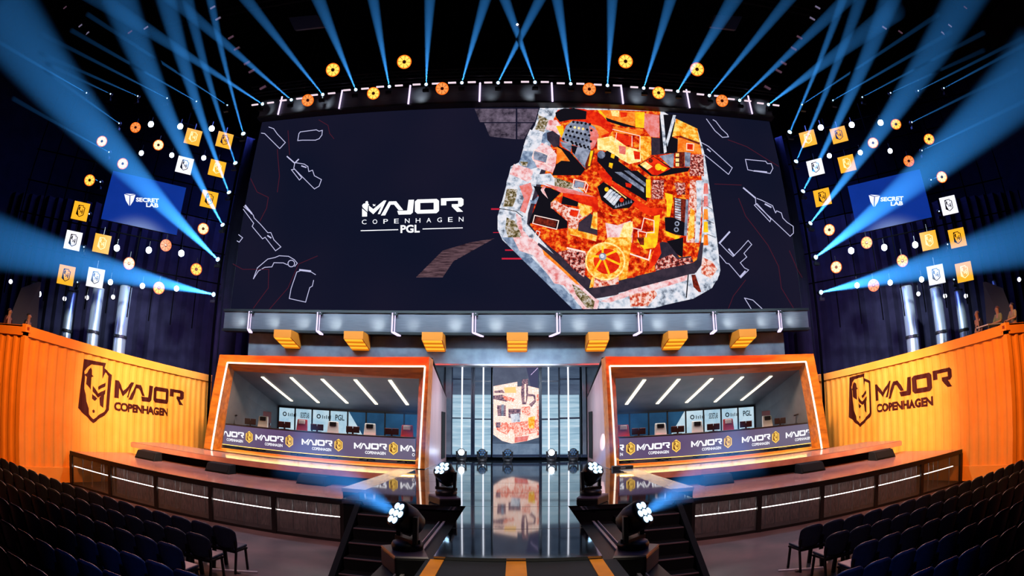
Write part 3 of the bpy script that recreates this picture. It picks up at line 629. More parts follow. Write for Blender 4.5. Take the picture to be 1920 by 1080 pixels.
# ================================================================== STAGE DECKS
ZU, ZL = 1.5, 1.05
t = thing('upper_stage', (XC, 17, 0), 'long glossy upper stage deck running in front of the two booths', 'stage')
t_up = t
for a_, b_ in ((-12.77, -3.57), (3.69, 12.9)): m = MB(); m.box((a_, 15.0, 1.32), (b_, 17.1, ZU), DECK); m.build('deck_board', t)
for a_, b_ in ((-12.79, -3.57), (3.69, 12.92)): m = MB(); m.box((a_, 14.97, 1.33), (b_, 15.0, ZU - 0.02), DECKE); m.build('deck_edge', t)
for a_, b_ in ((-12.7, -3.6), (3.7, 12.85)): m = MB(); m.box((a_, 15.56, 0), (b_, 15.66, 1.32), BLACKM); m.build('skirt', t)
m = MB()

# lower deck
for s in (-1, 1):
    x0, x1 = (-13.33, -3.57) if s < 0 else (3.69, 13.45)
    t = thing('lower_stage', ((x0 + x1) / 2, 13.8, 0), 'low glossy stage deck with glazed front, %s side' % side(s), 'stage')
    m = MB(); m.box((x0, 12.35, ZL - 0.06), (x1, 15.55, ZL), DECK); m.build('deck_board', t)
    m = MB(); m.box((x0, 12.30, ZL - 0.13), (x1, 12.36, ZL + 0.012), RAILB); m.box((x0, 12.30, 0), (x1, 12.36, 0.07), RAILB); m.build('rail', t)
    xe = x0 if s < 0 else x1
    posts = [-13.27, -11.42, -9.55, -7.66, -5.78, -3.98] if s < 0 else [4.1, 5.86, 7.74, 9.63, 11.5, 13.39]
    for x in posts: m = MB(); m.box((x - 0.06, 12.28, 0), (x + 0.06, 12.36, ZL - 0.1), RAILB); m.build('post', t)
    GP = bpy.data.materials.get('smoked_panel')
    if GP is None:
        GP = bpy.data.materials.new('smoked_panel'); GP.use_nodes = True; nt = GP.node_tree; b = nt.nodes['Principled BSDF']
        b.inputs['Base Color'].default_value = (0.08, 0.07, 0.075, 1); b.inputs['Roughness'].default_value = 0.15; b.inputs['Alpha'].default_value = 0.3
        b.inputs['Specular IOR Level'].default_value = 0.9
    for a, b in zip(posts, posts[1:]): m = MB(); m.box((a + 0.06, 12.325, 0.07), (b - 0.06, 12.335, ZL - 0.12), GP); m.build('panel', t)
    m = MB(); m.tube((x0 + 0.1, 12.43, 0.60), (x1 - 0.35, 12.43, 0.60), 0.009, E_WHITE, 8); m.build('led_tube', t)
    for k in range(28):
        m = MB(); x = x0 + 0.2 + k * (x1 - x0 - 0.4) / 27; m.tube((x, 12.75 + 0.12 * (k % 3), 0), (x, 12.75 + 0.12 * (k % 3), ZL - 0.06), 0.02, STEEL, 6); m.build('scaffold_leg', t)
    m = MB(); m.box((x0 + (1.5 if s < 0 else 0), 13.1, 0), (x1 - (1.5 if s > 0 else 0), 13.15, ZL - 0.06), mat('under_stage', (168, 132, 134), 0.35, 0, (104, 82, 86), 6, 0.6, 0, (6, 1, 1))); m.build('inner_wall', t)
# centre thrust
t = thing('thrust_stage', (XC, 11.0, 0), 'glossy black centre stage between the booths, reaching forward to the steps', 'stage')
m = MB(); m.box((-3.05, 9.4, 1.42), (3.15, 23.2, ZU), GLOSSF); m.build('deck_board', t)
for s in (-1, 1):
    m = MB(); a, b = (-3.57, -3.05) if s < 0 else (3.15, 3.69)
    m.box((a, 11.0, 1.42), (b, 17.0, ZU), mat('pale_deck_border', (150, 140, 132), 0.25, 0, (128, 118, 112), 1.0, 0.8)); m.build('deck_border', t)
m = MB(); m.box((-3.55, 11.02, 0), (3.67, 12.3, 1.42), BLACK); m.box((-3.03, 9.42, 0), (3.13, 11.03, 1.42), BLACKM); m.build('plinth', t)
m = MB(); m.box((-0.84, 5.62, 1.42), (0.90, 9.4, ZU), GLOSSF); m.build('runway_board', t)
m = MB(); m.box((-0.80, 5.66, 0), (0.86, 9.4, 1.42), BLACKM); m.build('runway_plinth', t)
m = MB()
for y in (7.3, 9.4, 11.4, 13.4, 15.4, 17.4, 19.4, 21.4): m.box((-0.84 if y < 9.4 else -3.0, y - 0.008, ZU - 0.01), (0.90 if y < 9.4 else 3.1, y + 0.008, ZU + 0.001), BLACK)
m.build('board_seam', t)
t = thing('runway_step', (XC, 5.0, 0), 'matte dark step in front of the runway with three orange patches', 'step')
STEPM = mat('matte_blue_black', (24, 32, 42), 0.7, 0, (20, 26, 34), 3)
m = MB(); m.box((-0.92, 4.2, 0), (1.04, 5.61, 1.46), STEPM); m.build('step_board', t)
OP = mat('orange_patch', (245, 150, 10), 0.5, 0, (205, 120, 20), 1.5)
for x0, x1 in ((-0.87, -0.73), (-0.09, 0.11), (0.76, 0.90)): m = MB(); m.box((x0, 4.2, 1.46), (x1, 5.6, 1.472), OP); m.build('orange_patch', t)
# side steps and dividing walls
for s in (-1, 1):
    X = lambda x: XC + s * (x)
    t = thing('side_steps', (X(2.2), 8.5, 0), 'black carpeted steps down to the floor, %s of the runway' % side(s), 'steps')
    for k in range(7):
        z = 1.5 - 0.2 * (k + 1) + 0.0; y1 = 9.4 - 0.29 * k; y0 = y1 - 0.31
        if z <= 0.05: break
        m = MB(); m.box((min(X(1.62), X(2.74)), y0, 0.0), (max(X(1.62), X(2.74)), y1, z), BLACKM)
        m.build('tread', t, bevel=0.01)
        m = MB(); m.box((min(X(1.64), X(2.72)), y0 - 0.006, z - 0.012), (max(X(1.64), X(2.72)), y0 + 0.02, z + 0.006), mat('tread_nosing', (120, 94, 98), 0.4)); m.build('nosing', t)
    m = MB()
    A = [(X(2.74), 9.4, 0), (X(2.74), 7.3, 0), (X(2.74), 7.3, 0.2), (X(2.74), 9.4, 1.5)]; B = [(X(2.84), y, z) for _, y, z in A]
    m.hexa(A, B, BLACKM); m.build('stringer', t)
    t = thing('side_barrier', (X(1.3), 7.5, 0), 'low black barrier with silver channel, %s of the runway' % side(s), 'wall')
    m = MB(); m.box((min(X(1.0), X(1.6)), 4.6, 0), (max(X(1.0), X(1.6)), 9.38, 1.2), BLACK); m.build('body', t)
    m = MB(); m.box((X(1.26) - 0.02, 4.6, 1.2), (X(1.26) + 0.02, 9.3, 1.235), SILV); m.box((X(1.34) - 0.008, 4.6, 1.2), (X(1.34) + 0.008, 9.3, 1.235), SILV); m.build('channel', t)
    m = MB(); m.box((min(X(0.985), X(1.0)), 4.3, 0), (max(X(0.985), X(1.0)), 6.0, 1.0), mat('copper_panel', (170, 100, 70), 0.3, 0.3, (120, 70, 60), 2)); m.build('copper_end', t)
    for yy, nm in ((6.15, 'near'), (9.75, 'far')):
        t = thing('light_plinth', (X(1.28), yy, 1.2 if nm == 'near' else 1.5), 'dark chamfered plinth carrying the %s moving light, %s of the runway' % (nm, side(s)), 'plinth')
        m = MB(); zb_ = 1.2 if nm == 'near' else 1.5; A = [(X(0.98), yy - 0.35, zb_), (X(1.34), yy - 0.42, zb_), (X(1.62), yy + 0.1, zb_), (X(1.2), yy + 0.45, zb_)]
        zt = 1.42 if nm == 'near' else 1.62
        m.hexa(A, [(x, y, zt) for x, y, z in A], BLACK); m.build('body', t, bevel=0.02)
        m = MB(); c = Vector((X(1.28), yy, 0)); 
        m.hexa([(x, y, zt + 0.002) for x, y, z in A], [((x - c.x) * 0.96 + c.x, (y - c.y) * 0.96 + c.y, zt + 0.02) for x, y, z in A], mat('plinth_top', (96, 80, 104), 0.35)); m.build('top_plate', t)

# ================================================================== MOVING LIGHTS
def moving_light(name, loc, aim, k, label, group=None, on=True, blue=0, star=False):
    """yoke light of height about 0.5*k standing at loc with its head aimed along aim"""
    t = thing(name, loc, label, 'stage light', group); L = Vector(loc); d = Vector(aim).normalized()
    m = MB(); m.lathe(L, (0, 0, 1), [(0, 0.17 * k), (0.05 * k, 0.18 * k), (0.09 * k, 0.16 * k), (0.10 * k, 0.08 * k)], BLACK, 14); m.build('base', t, True)
    c = L + Vector((0, 0, 0.34 * k)); sx = d.cross(Vector((0, 0, 1))).normalized() * 0.19 * k
    m = MB()
    for q in (-1, 1): m.bar(L + Vector((0, 0, 0.1 * k)) + sx * q * 0.9, c + sx * q + Vector((0, 0, 0.06 * k)), 0.05 * k, 0.1 * k, BLACK)
    m.bar(L + Vector((0, 0, 0.11 * k)) - sx, L + Vector((0, 0, 0.11 * k)) + sx, 0.1 * k, 0.05 * k, BLACK); m.build('yoke', t)
    m = MB(); m.lathe(c - d * 0.19 * k, d, [(0, 0.06 * k), (0.03 * k, 0.12 * k), (0.15 * k, 0.16 * k), (0.30 * k, 0.165 * k), (0.34 * k, 0.155 * k)], BLACK, 18); m.build('head', t, True)
    m = MB(); s1 = d.cross(Vector((0, 0, 1))).normalized(); s2 = s1.cross(d); e = c + d * 0.155 * k
    E = E_STAR if star else (E_LENS if on else mat('dark_lens', (60, 90, 120), 0.1))
    if star: m.lathe(e, d, [(0, 0.12 * k), (0.006, 0.12 * k)], E, 16)
    else:
        for i in range(7):
            a = i * math.pi / 3; o = Vector((0, 0, 0)) if i == 6 else (s1 * math.cos(a) + s2 * math.sin(a)) * 0.095 * k
            m.lathe(e + o, d, [(0, 0.04 * k), (0.01 * k, 0.036 * k)], E, 10)
    m.build('lens', t)
    if blue: light_shaft(t, e + d * 0.02, e + d * 1.45, 34, 0.13 * k, blue, (0.06, 0.36, 1.0), 1.0, 1.0)
    return t
for s in (-1, 1):
    moving_light('moving_light', (XC + s * 1.28, 6.15, 1.44), (s * 0.62, -0.55, 0.5), 1.05, 'black moving light throwing a blue beam from the near plinth, %s of the runway' % side(s), None, True, 3200)
    moving_light('moving_light', (XC + s * 1.28, 9.75, 1.64), (s * 0.35, -0.55, 0.7), 1.1, 'black moving light on the far plinth, %s of the runway' % side(s), None, True, 700)
for px, py, nm, star in ((865, 858, 'first', True), (904, 858, 'second', False), (952, 856, 'third', False), (1034, 858, 'fourth', True), (1075, 858, 'fifth', False)):
    p = atz(px, py + 3, 1.5); p = aty(px, py, 21.8); p.z = 1.5
    moving_light('floor_light', p, ((0 - p.x) * 0.04, -1, 0.12), 1.0, '%s small floor light from the left before the portal%s' % (nm, ', facing the camera' if star else ''), 'floor lights at the portal', False, 0, star)

# ================================================================== PORTAL WALL
PY = 22.6
def PB(m_, x0, y0, x1, y1, d0, d1, mt):
    a = aty(x0, y0, PY); b = aty(x1, y1, PY); m_.box((min(a.x, b.x), PY + d0, min(a.z, b.z)), (max(a.x, b.x), PY + d1, max(a.z, b.z)), mt); return m_
E_PAN = em('portal_led_pale', (104, 142, 170), 1.0, (160, 194, 214), (216, 230, 240), 1.2, (0.3, 1, 5), 0.3, 0.7)
E_PAND = em('portal_led_dark', (44, 58, 82), 1.0, (82, 100, 124), None, 1.0, (0.4, 1, 3))
FR = mat('dark_blue_frame', (28, 40, 62), 0.35)
for nm, x0, x1, tx, hy in (('first', 848, 884, 866, (711, 784)), ('second', 890, 921, 906, (715, 786)), ('fourth', 1016, 1047, 1029, (715, 786)), ('fifth', 1050, 1087, 1066, (711, 784))):
    a = aty((x0 + x1) / 2, 856, PY)
    t = thing('led_column', (a.x, PY, 1.5), 'tall blue grey video panel, %s of five upright panels at the back of the portal' % nm, 'screen', 'portal panels')
    m = MB(); PB(m, x0, 672, x1, 740, 0, 0.2, E_PAND); PB(m, x0, 740, x1, 857, 0.001, 0.2, E_PAN); m.build('panel', t)
    m = MB(); PB(m, x0 - 2, 672, x0, 857, -0.06, 0.2, FR); PB(m, x1, 672, x1 + 2, 857, -0.06, 0.2, FR)
    for y in hy: PB(m, x0, y - 1.3, x1, y + 1.3, -0.05, 0.1, FR)
    PB(m, x0, 852, x1, 857, -0.05, 0.1, FR); m.build('frame', t)
    m = MB(); c0 = aty(tx, 855, PY); c1 = aty(tx, 673, PY); m.tube((c0.x, PY - 0.07, c0.z), (c0.x, PY - 0.07, c1.z), 0.028, em('portal_tube', (235, 240, 255), 2.2), 8); m.build('tube', t)
t = thing('portal_screen', (0.0, PY, 1.5), 'upright centre video screen in the portal showing the red and orange slab artwork', 'screen', 'portal panels')
m = MB(); PB(m, 924, 672, 1011, 857, 0, 0.2, E_PAND); PB(m, 924, 832, 1011, 852, -0.012, 0.0, em('portal_lower', (120, 140, 165), 1.0, (86, 108, 134), None, 2)); m.build('panel', t)
m = MB(); PB(m, 921, 672, 924, 857, -0.06, 0.2, FR); PB(m, 1011, 672, 1014, 857, -0.06, 0.2, FR); PB(m, 924, 852, 1011, 856, -0.05, 0.1, FR); m.build('frame', t)
m = MB(); L2 = [0.014]
def V(x, y): return aty(800 + x / 6, 660 + y / 6, PY - L2[0])
def VP(pts, mt): L2[0] += 0.0008; m.poly(pts, mt, V)
WHOT = em('art_washed', (255, 226, 216), 1.25, (255, 196, 176), (255, 244, 236), 6)
WRED = em('art_washed_red', (232, 96, 78), 1.1, (250, 160, 140), (255, 226, 214), 7)
WDRK = em('art_washed_dark', (84, 70, 96), 1.0, (180, 140, 150), None, 6)
VP([(750, 80), (1110, 80), (1260, 400), (750, 400)], em('portal_grey', (92, 100, 122), 1.0, (70, 76, 98), None, 1.0))
VP([(1110, 130), (1255, 130), (1255, 410), (1170, 390)], em('portal_indigo', (62, 62, 96), 1.0))
m.line([(1170, 260), (1250, 180)], 5, E_TUBE, V)
VP([(750, 385), (1020, 335), (1020, 390), (1140, 380), (1262, 410), (1262, 960), (1130, 1000), (960, 1030), (850, 1000), (750, 930)], WHOT)
VP([(870, 400), (1000, 390), (1010, 460), (880, 460)], em('art_washed_orange', (255, 200, 130), 1.2)); VP([(760, 440), (850, 425), (880, 460), (760, 460)], WDRK)
VP([(750, 490), (850, 480), (940, 520), (900, 560), (750, 530)], WDRK); VP([(850, 490), (930, 505), (1000, 530), (970, 560), (880, 540)], WRED)
VP([(790, 600), (890, 600), (890, 720), (800, 720)], WDRK); VP([(840, 590), (870, 590), (865, 720), (840, 720)], A_GREY)
VP([(1075, 310), (1140, 300), (1140, 480), (1120, 590), (1075, 590), (1060, 470)], WDRK); VP([(1100, 360), (1120, 360), (1118, 560), (1100, 560)], WHOT)
VP([(1060, 620), (1160, 610), (1170, 720), (1080, 700)], WRED); VP([(920, 640), (1060, 640), (1050, 760), (920, 740)], WDRK)
VP([(940, 700), (1040, 690), (1060, 820), (960, 810)], A_CONC)
VP([(770, 800), (900, 790), (960, 860), (900, 930), (790, 880)], WRED); VP([(930, 800), (1240, 760), (1240, 900), (1000, 960)], WRED); VP([(1140, 740), (1220, 720), (1210, 860), (1150, 860)], A_LAVAY)
VP([(780, 790), (830, 790), (830, 850), (780, 850)], WDRK); VP([(1240, 470), (1262, 480), (1262, 940), (1240, 940)], WRED); VP([(990, 960), (1150, 940), (1130, 1000), (990, 1020)], A_PINK)
VP([(1140, 470), (1220, 480), (1230, 560), (1180, 620), (1150, 590), (1210, 540), (1200, 500), (1140, 500)], WDRK)
m.build('key_art', t)
for s, x0, x1 in ((-1, 837, 846), (1, 1090, 1099)):
    a = aty((x0 + x1) / 2, 857, PY)
    t = thing('portal_column', (a.x, PY, 1.5), 'pale concrete column at the %s edge of the portal wall' % side(s), 'column', 'portal columns')
    m = MB(); PB(m, x0, 672, x1, 852, -0.1, 0.2, CONC); m.build('shaft', t)
    m = MB(); PB(m, x0 - 1, 852, x1 + 1, 857, -0.12, 0.2, FR); m.build('foot', t)
    m = MB(); PB(m, x0 - 30 if s < 0 else x1, 672, x0 if s < 0 else x1 + 30, 857, 0.05, 0.2, CONC)
    tag(m.build('portal_infill', origin=(a.x, PY, 1.5)), 'grey concrete infill wall beside the %s portal column' % side(s), 'wall panel')
m = MB(); m.box((-12, 23.4, 0), (12, 23.5, 7), BLACKM); struct(m, 'wall_center')
m = MB(); a = aty(966, 672, PY); m.box((-3.6, 20.6, a.z), (3.7, PY + 0.3, a.z + 0.15), CONC)
tag(m.build('portal_soffit', origin=(0, 21, a.z)), 'grey concrete soffit over the portal entrance', 'ceiling panel')

# ================================================================== BOOTHS
def flip(p, s): return Vector((p[0], p[1], p[2])) if s < 0 else Vector((2 * XC + 0.02 - p[0], p[1], p[2]))
BY = 17.0
def loopL(pts, Y): return [aty(x, y, Y) for x, y in pts]
OUTER = loopL([(412, 665), (805, 669), (796, 878), (382, 846)], BY)
LEDL = loopL([(427, 680), (797, 687), (786, 875), (397, 846)], BY + 0.02)
INNER = loopL([(439, 700), (786, 705), (779, 866), (415, 839)], BY + 0.62)
for L in (OUTER, LEDL, INNER):
    for i in (2, 3): L[i].z = 1.52 if L is not INNER else 1.56
INNER[0].z = INNER[1].z = (INNER[0].z + INNER[1].z) / 2
OUTB = [Vector((p.x * 0.995, BY + 0.75, p.z)) for p in OUTER]
RY = 22.2
def booth(s):
    f = lambda L: [flip(p, s) for p in L]
    t = thing('player_booth', (XC + s * 6.7, 18.5, 1.5), 'player booth with glowing orange timber frame, %s of the portal' % side(s), 'booth')
    O, Lq, I, B = f(OUTER), f(LEDL), f(INNER), f(OUTB)
    m = MB(); m.loft(O, Lq, WOOD); m.loft(O, B, WOOD); m.loft(B, f([p + Vector((0, 0.02, 0)) for p in INNER]), WOOD)
    m.build('front_frame', t)
    m = MB(); m.loft([p + Vector((0, 0.06, 0)) for p in Lq], I, WOOD); m.build('reveal', t)
    m = MB()
    for i in range(4):
        if i == 2: continue
        m.bar(Lq[i] + Vector((0, -0.02, 0)), Lq[(i + 1) % 4] + Vector((0, -0.02, 0)), 0.05, 0.05, E_STRIP, Vector((0, 1, 0)))
    m.build('led_strip', t)
    # orange floor sill, its glow made by an added amber lamp and strip
    m = MB(); m.hexa([I[3], I[2], I[2] + Vector((0, 0.3, 0)), I[3] + Vector((0, 0.3, 0))], [p + Vector((0, 0, 0.03)) for p in (I[3], I[2], I[2] + Vector((0, 0.3, 0)), I[3] + Vector((0, 0.3, 0)))], mat('amber_boards', (250, 176, 84), 0.4, 0, (226, 140, 50), 3, 0.5, 0, (1, 6, 1))); m.build('sill', t)
    lamp('AREA', 'sill_fill', (XC + s * 6.8, BY + 0.60, 1.78), 30, (1.0, 0.55, 0.14), (XC + s * 6.8, BY + 0.35, 1.3), 7.0, parent=t, size_y=0.05)  # added amber lamp under the desk front
    m = MB(); m.bar(I[3] + Vector((0, 0.03, 0.17)), I[2] + Vector((0, 0.03, 0.17)), 0.015, 0.03, em('amber_sill_fill', (255, 190, 90), 3.0), Vector((0, 1, 0))); m.build('sill_fill_strip', t)  # added glowing bar along the sill
    # lining: sloping ceiling, outer wall, inner wall, back wall, floor
    rTL = flip(aty(523, 762, RY), s); rTR = flip(aty(795, 773, RY), s); zt = (rTL.z + rTR.z) / 2
    xo, xi = rTL.x, rTR.x
    cTL, cTR = I[0].copy(), I[1].copy()
    bo = flip(aty(522, 780, RY), s).x
    rT1 = Vector((bo, RY, zt)); rT2 = Vector((xi, RY, zt))
    m = MB(); up = Vector((0, 0, 0.08)); m.hexa([cTL, cTR, rT2, rT1], [p + up for p in (cTL, cTR, rT2, rT1)], INTG); m.build('ceiling_panel', t)
    nrm = (cTR - cTL).cross(rT1 - cTL).normalized()
    m = MB(); wv = Vector((-s * -0.08, 0, 0)); fl = 1.5
    m.hexa([cTL, rT1, Vector((bo, RY, fl)), Vector((I[3].x, I[3].y, fl))], [p + Vector((s * 0.08, 0, 0)) for p in (cTL, rT1, Vector((bo, RY, fl)), Vector((I[3].x, I[3].y, fl)))], INTG); m.build('outer_wall', t)
    # inner side wall with sloped top and a dark slot
    xw = flip(Vector((-2.80, 0, 0)), s).x; OT = O[1]; yb = 22.35; zb = atx(835, 745, -2.8).z
    m = MB(); A = [Vector((OT.x, BY + 0.1, OT.z)), Vector((xw, yb, zb)), Vector((xw, yb, fl)), Vector((O[2].x, BY + 0.1, fl))]
    m.hexa(A, [p + Vector((s * 0.12, 0, 0)) for p in A], PINKW); m.build('portal_side_wall', t)
    m = MB(); ya, yc = atx(827.5, 800, -2.8).y, atx(833.5, 800, -2.8).y; m.box((xw - 0.03, ya, 1.62), (xw + 0.03, yc, 3.45), BLACKM); m.build('dark_slot', t)
    # roof over the booth
    m = MB(); q = [Vector((O[0].x, BY + 0.7, O[0].z)), Vector((O[1].x, BY + 0.7, O[1].z)), Vector((xw, yb, zb)), Vector((bo, yb, zt + 0.5))]
    m.hexa(q, [p + Vector((0, 0, 0.06)) for p in q], BLACKM); m.build('roof', t)
    m = MB(); m.box((min(bo, xi), RY + 0.02, fl), (max(bo, xi), RY + 0.1, zt), INTG); m.build('back_wall', t)
    m = MB(); m.box((min(I[3].x, I[2].x), BY + 0.9, fl), (max(I[3].x, I[2].x), RY, fl + 0.03), mat('booth_carpet', (50, 46, 54), 0.9)); m.build('floor_board', t)
    # red door on the outer side of the back wall
    o3 = Vector((INNER[3].x, INNER[3].y, 1.5)); wn = (Vector((aty(522, 780, RY).x, RY, 1.5)) - o3).cross(Vector((0, 0, 1))).normalized()
    if wn.x < 0: wn = -wn
    da, db = atp(488, 780, o3, wn), atp(506, 780, o3, wn); dz = atp(489, 757, o3, wn).z
    DL = [Vector((p.x, p.y, z)) + wn * 0.03 for p, z in ((da, 1.52), (db, 1.52), (db, dz - 0.3), (da, dz - 0.3))]
    RD = mat('red_door', (128, 40, 34), 0.5)
    m = MB(); m.hexa([flip(p, s) for p in DL], [flip(p + wn * 0.04, s) for p in DL], RD); d = m.build('door', t)
    hp = DL[0].lerp(DL[1], 0.85) + wn * 0.05; m = MB(); m.box(tuple(flip(hp, s) + Vector((-0.03, -0.04, 1.0))), tuple(flip(hp, s) + Vector((0.03, 0.04, 1.1))), STEEL); m.build('handle', d)
    # ceiling light slots
    for (x0, y0, x1, y1) in ((492, 706, 547, 751), (546, 707, 597, 754), (604, 710, 651, 755), (666, 711, 706, 757), (731, 712, 764, 758)):
        nL = (INNER[1] - INNER[0]).cross(Vector((aty(522, 780, RY).x, RY, zt)) - INNER[0]).normalized()
        p, q2 = atp(x0, y0, INNER[0], nL), atp(x1, y1, INNER[0], nL)
        m = MB(); m.bar(flip(p, s) + Vector((0, 0, -0.02)), flip(q2, s) + Vector((0, 0, -0.02)), 0.12, 0.03, E_CEIL); m.build('ceiling_light', t)
    # back window wall: eight panes
    xs = [523 + (795 - 523) * k / 8.6 for k in range(9)]
    X8 = [flip(aty(523, 780, RY), s).x * (1 - k / 8) + xi * k / 8 for k in range(9)]
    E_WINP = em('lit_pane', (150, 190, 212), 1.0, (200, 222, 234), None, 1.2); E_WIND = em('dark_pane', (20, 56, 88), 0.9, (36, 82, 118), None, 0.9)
    wz0 = 1.75
    fr = mat('window_frame_black', (18, 24, 32), 0.4)
    fo = MB(); fo.bar((X8[0], RY - 0.04, zt - 0.03), (X8[8], RY - 0.04, zt - 0.03), 0.06, 0.09, fr)
    for x in X8: fo.bar((x, RY - 0.04, wz0), (x, RY - 0.04, zt - 0.04), 0.06, 0.06, fr)
    w_ = fo.build('window_frame', t)
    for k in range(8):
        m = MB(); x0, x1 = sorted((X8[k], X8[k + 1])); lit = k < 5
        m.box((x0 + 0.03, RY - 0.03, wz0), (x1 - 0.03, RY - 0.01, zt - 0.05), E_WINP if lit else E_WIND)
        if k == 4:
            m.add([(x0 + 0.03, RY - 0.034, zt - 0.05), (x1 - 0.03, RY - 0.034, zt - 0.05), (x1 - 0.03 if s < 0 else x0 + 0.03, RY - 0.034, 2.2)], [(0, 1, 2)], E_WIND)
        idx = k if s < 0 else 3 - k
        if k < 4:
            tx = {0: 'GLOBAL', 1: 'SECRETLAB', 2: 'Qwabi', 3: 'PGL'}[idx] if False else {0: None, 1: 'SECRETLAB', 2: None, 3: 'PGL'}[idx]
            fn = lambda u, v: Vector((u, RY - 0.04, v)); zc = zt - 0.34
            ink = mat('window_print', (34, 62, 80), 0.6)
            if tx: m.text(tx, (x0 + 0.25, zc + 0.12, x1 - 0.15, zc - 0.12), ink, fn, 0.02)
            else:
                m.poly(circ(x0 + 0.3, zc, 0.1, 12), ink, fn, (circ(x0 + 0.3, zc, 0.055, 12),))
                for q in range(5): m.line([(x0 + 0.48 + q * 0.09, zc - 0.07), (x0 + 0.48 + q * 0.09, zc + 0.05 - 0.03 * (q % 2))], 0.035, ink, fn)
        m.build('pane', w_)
    for k in range(2): 
        pass
    lamp('AREA', 'booth_ceiling_light', (XC + s * 6.2, 19.4, 3.9), 70, (1.0, 0.97, 0.92), (XC + s * 6.2, 19.4, 1.5), 4.5, parent=t, size_y=1.5)
    lamp('AREA', 'booth_ceiling_fill', (XC + s * 6.2, 20.2, 2.3), 42, (0.86, 0.93, 1.0), (XC + s * 6.2, 19.6, 5.0), 6.5, parent=t, size_y=1.0)  # added unseen lamp facing up, brightens the booth ceiling
    return t, I
def booth_counter(s, I):
    z0, z1 = 1.74, 2.45; y = BY + 0.66
    t = thing('player_desk', (XC + s * 6.5, y + 0.3, 1.5), 'long player desk with purple MAJOR COPENHAGEN video front in the %s booth' % side(s), 'desk')
    xa, xb = sorted((I[3].x, I[2].x)); xa += 0.02; xb -= 0.02
    if s < 0: xa -= 0.10
    else: xb += 0.10
    E_P = em('desk_purple', (92, 72, 114), 0.95, (114, 110, 134), None, 0.35, (1, 1, 1), 0.3, 0.7, 1)
    m = MB(); m.box((xa, y, z0), (xb, y + 0.06, z1), E_P); m.build('video_front', t)
    m = MB(); m.box((xa, y, z1), (xb, y + 0.8, z1 + 0.04), BLACK); m.build('desk_top', t)
    WL = em('desk_logo_white', (250, 250, 255), 1.2); YL = em('desk_logo_yellow', (250, 200, 90), 1.1)
    fn = lambda u, v: Vector((u, y - 0.004, v)); fn2 = lambda u, v: Vector((u, y - 0.006, v))
    spots = ([(442, 817), (515, 827), (605, 835), (706, 837), (795, 838)] if s < 0 else [(1150, 838), (1237, 834), (1336, 828), (1428, 822), (1507, 815)])
    for i, (px, py) in enumerate(spots):
        c = aty(px, py, y).x; z = 2.10; w = 0.78; clipl = xa + 0.01; clipr = xb - 0.01
        mm = MB()
        wordmark(mm, WL, fn, (c - w, z + 0.14, c + w * 0.45, z - 0.08)); mm.text('COPENHAGEN', (c - w * 0.5, z - 0.13, c + w * 0.40, z - 0.23), WL, fn, 0.02)
        mm.poly([(c + w * 0.53 + 0.16 + 0.17 * math.cos(a), z + 0.0 + 0.22 * math.sin(a)) for a in [math.pi / 2 + i * math.pi / 3 for i in range(6)]], YL, fn)
        shield(mm, mat('desk_logo_dark', (90, 70, 40), 0.6), fn2, (c + w * 0.53 + 0.05, z + 0.16, c + w * 0.53 + 0.27, z - 0.16))
        # cut at the ends of the front
        bm = bmesh.new()
        vs = [bm.verts.new(p) for p in mm.v]
        for f, mi in zip(mm.f, mm.mi):
            try: bf = bm.faces.new([vs[k] for k in f]); bf.material_index = mi
            except ValueError: pass
        for co, no in ((Vector((clipl, 0, 0)), Vector((-1, 0, 0))), (Vector((clipr, 0, 0)), Vector((1, 0, 0)))):
            bmesh.ops.bisect_plane(bm, geom=bm.verts[:] + bm.edges[:] + bm.faces[:], plane_co=co, plane_no=no, clear_outer=True)
        off = Vector(t.location)
        for v_ in bm.verts: v_.co -= off
        if bm.faces:
            me = bpy.data.meshes.new('logo'); bm.to_mesh(me)
            for q in mm.m: me.materials.append(q)
            o = bpy.data.objects.new('logo', me); COL.objects.link(o); o.parent = t
        bm.free()
MON = mat('monitor_black', (22, 22, 26), 0.4); WHP = mat('white_plastic', (225, 222, 220), 0.4); REDP = mat('red_fabric', (170, 40, 44), 0.6)
def monitor(s, px, py, n):
    p = aty(px, py, BY + 1.2); x = p.x; y = BY + 1.15; z = 2.49
    t = thing('monitor', (x, y, z), '%s black monitor from the left on the player desk in the %s booth' % (ORD[n], side(s)), 'monitor', 'monitors in the %s booth' % side(s))
    m = MB(); m.box((x - 0.24, y, z + 0.05), (x - 0.01, y + 0.04, z + 0.27), MON); m.box((x + 0.01, y, z + 0.05), (x + 0.24, y + 0.04, z + 0.27), MON); m.build('display', t, bevel=0.01)
    m = MB(); m.box((x - 0.03, y + 0.01, z), (x + 0.03, y + 0.04, z + 0.2), MON); m.box((x - 0.14, y - 0.04, z), (x + 0.14, y + 0.12, z + 0.015), MON); m.build('stand', t)
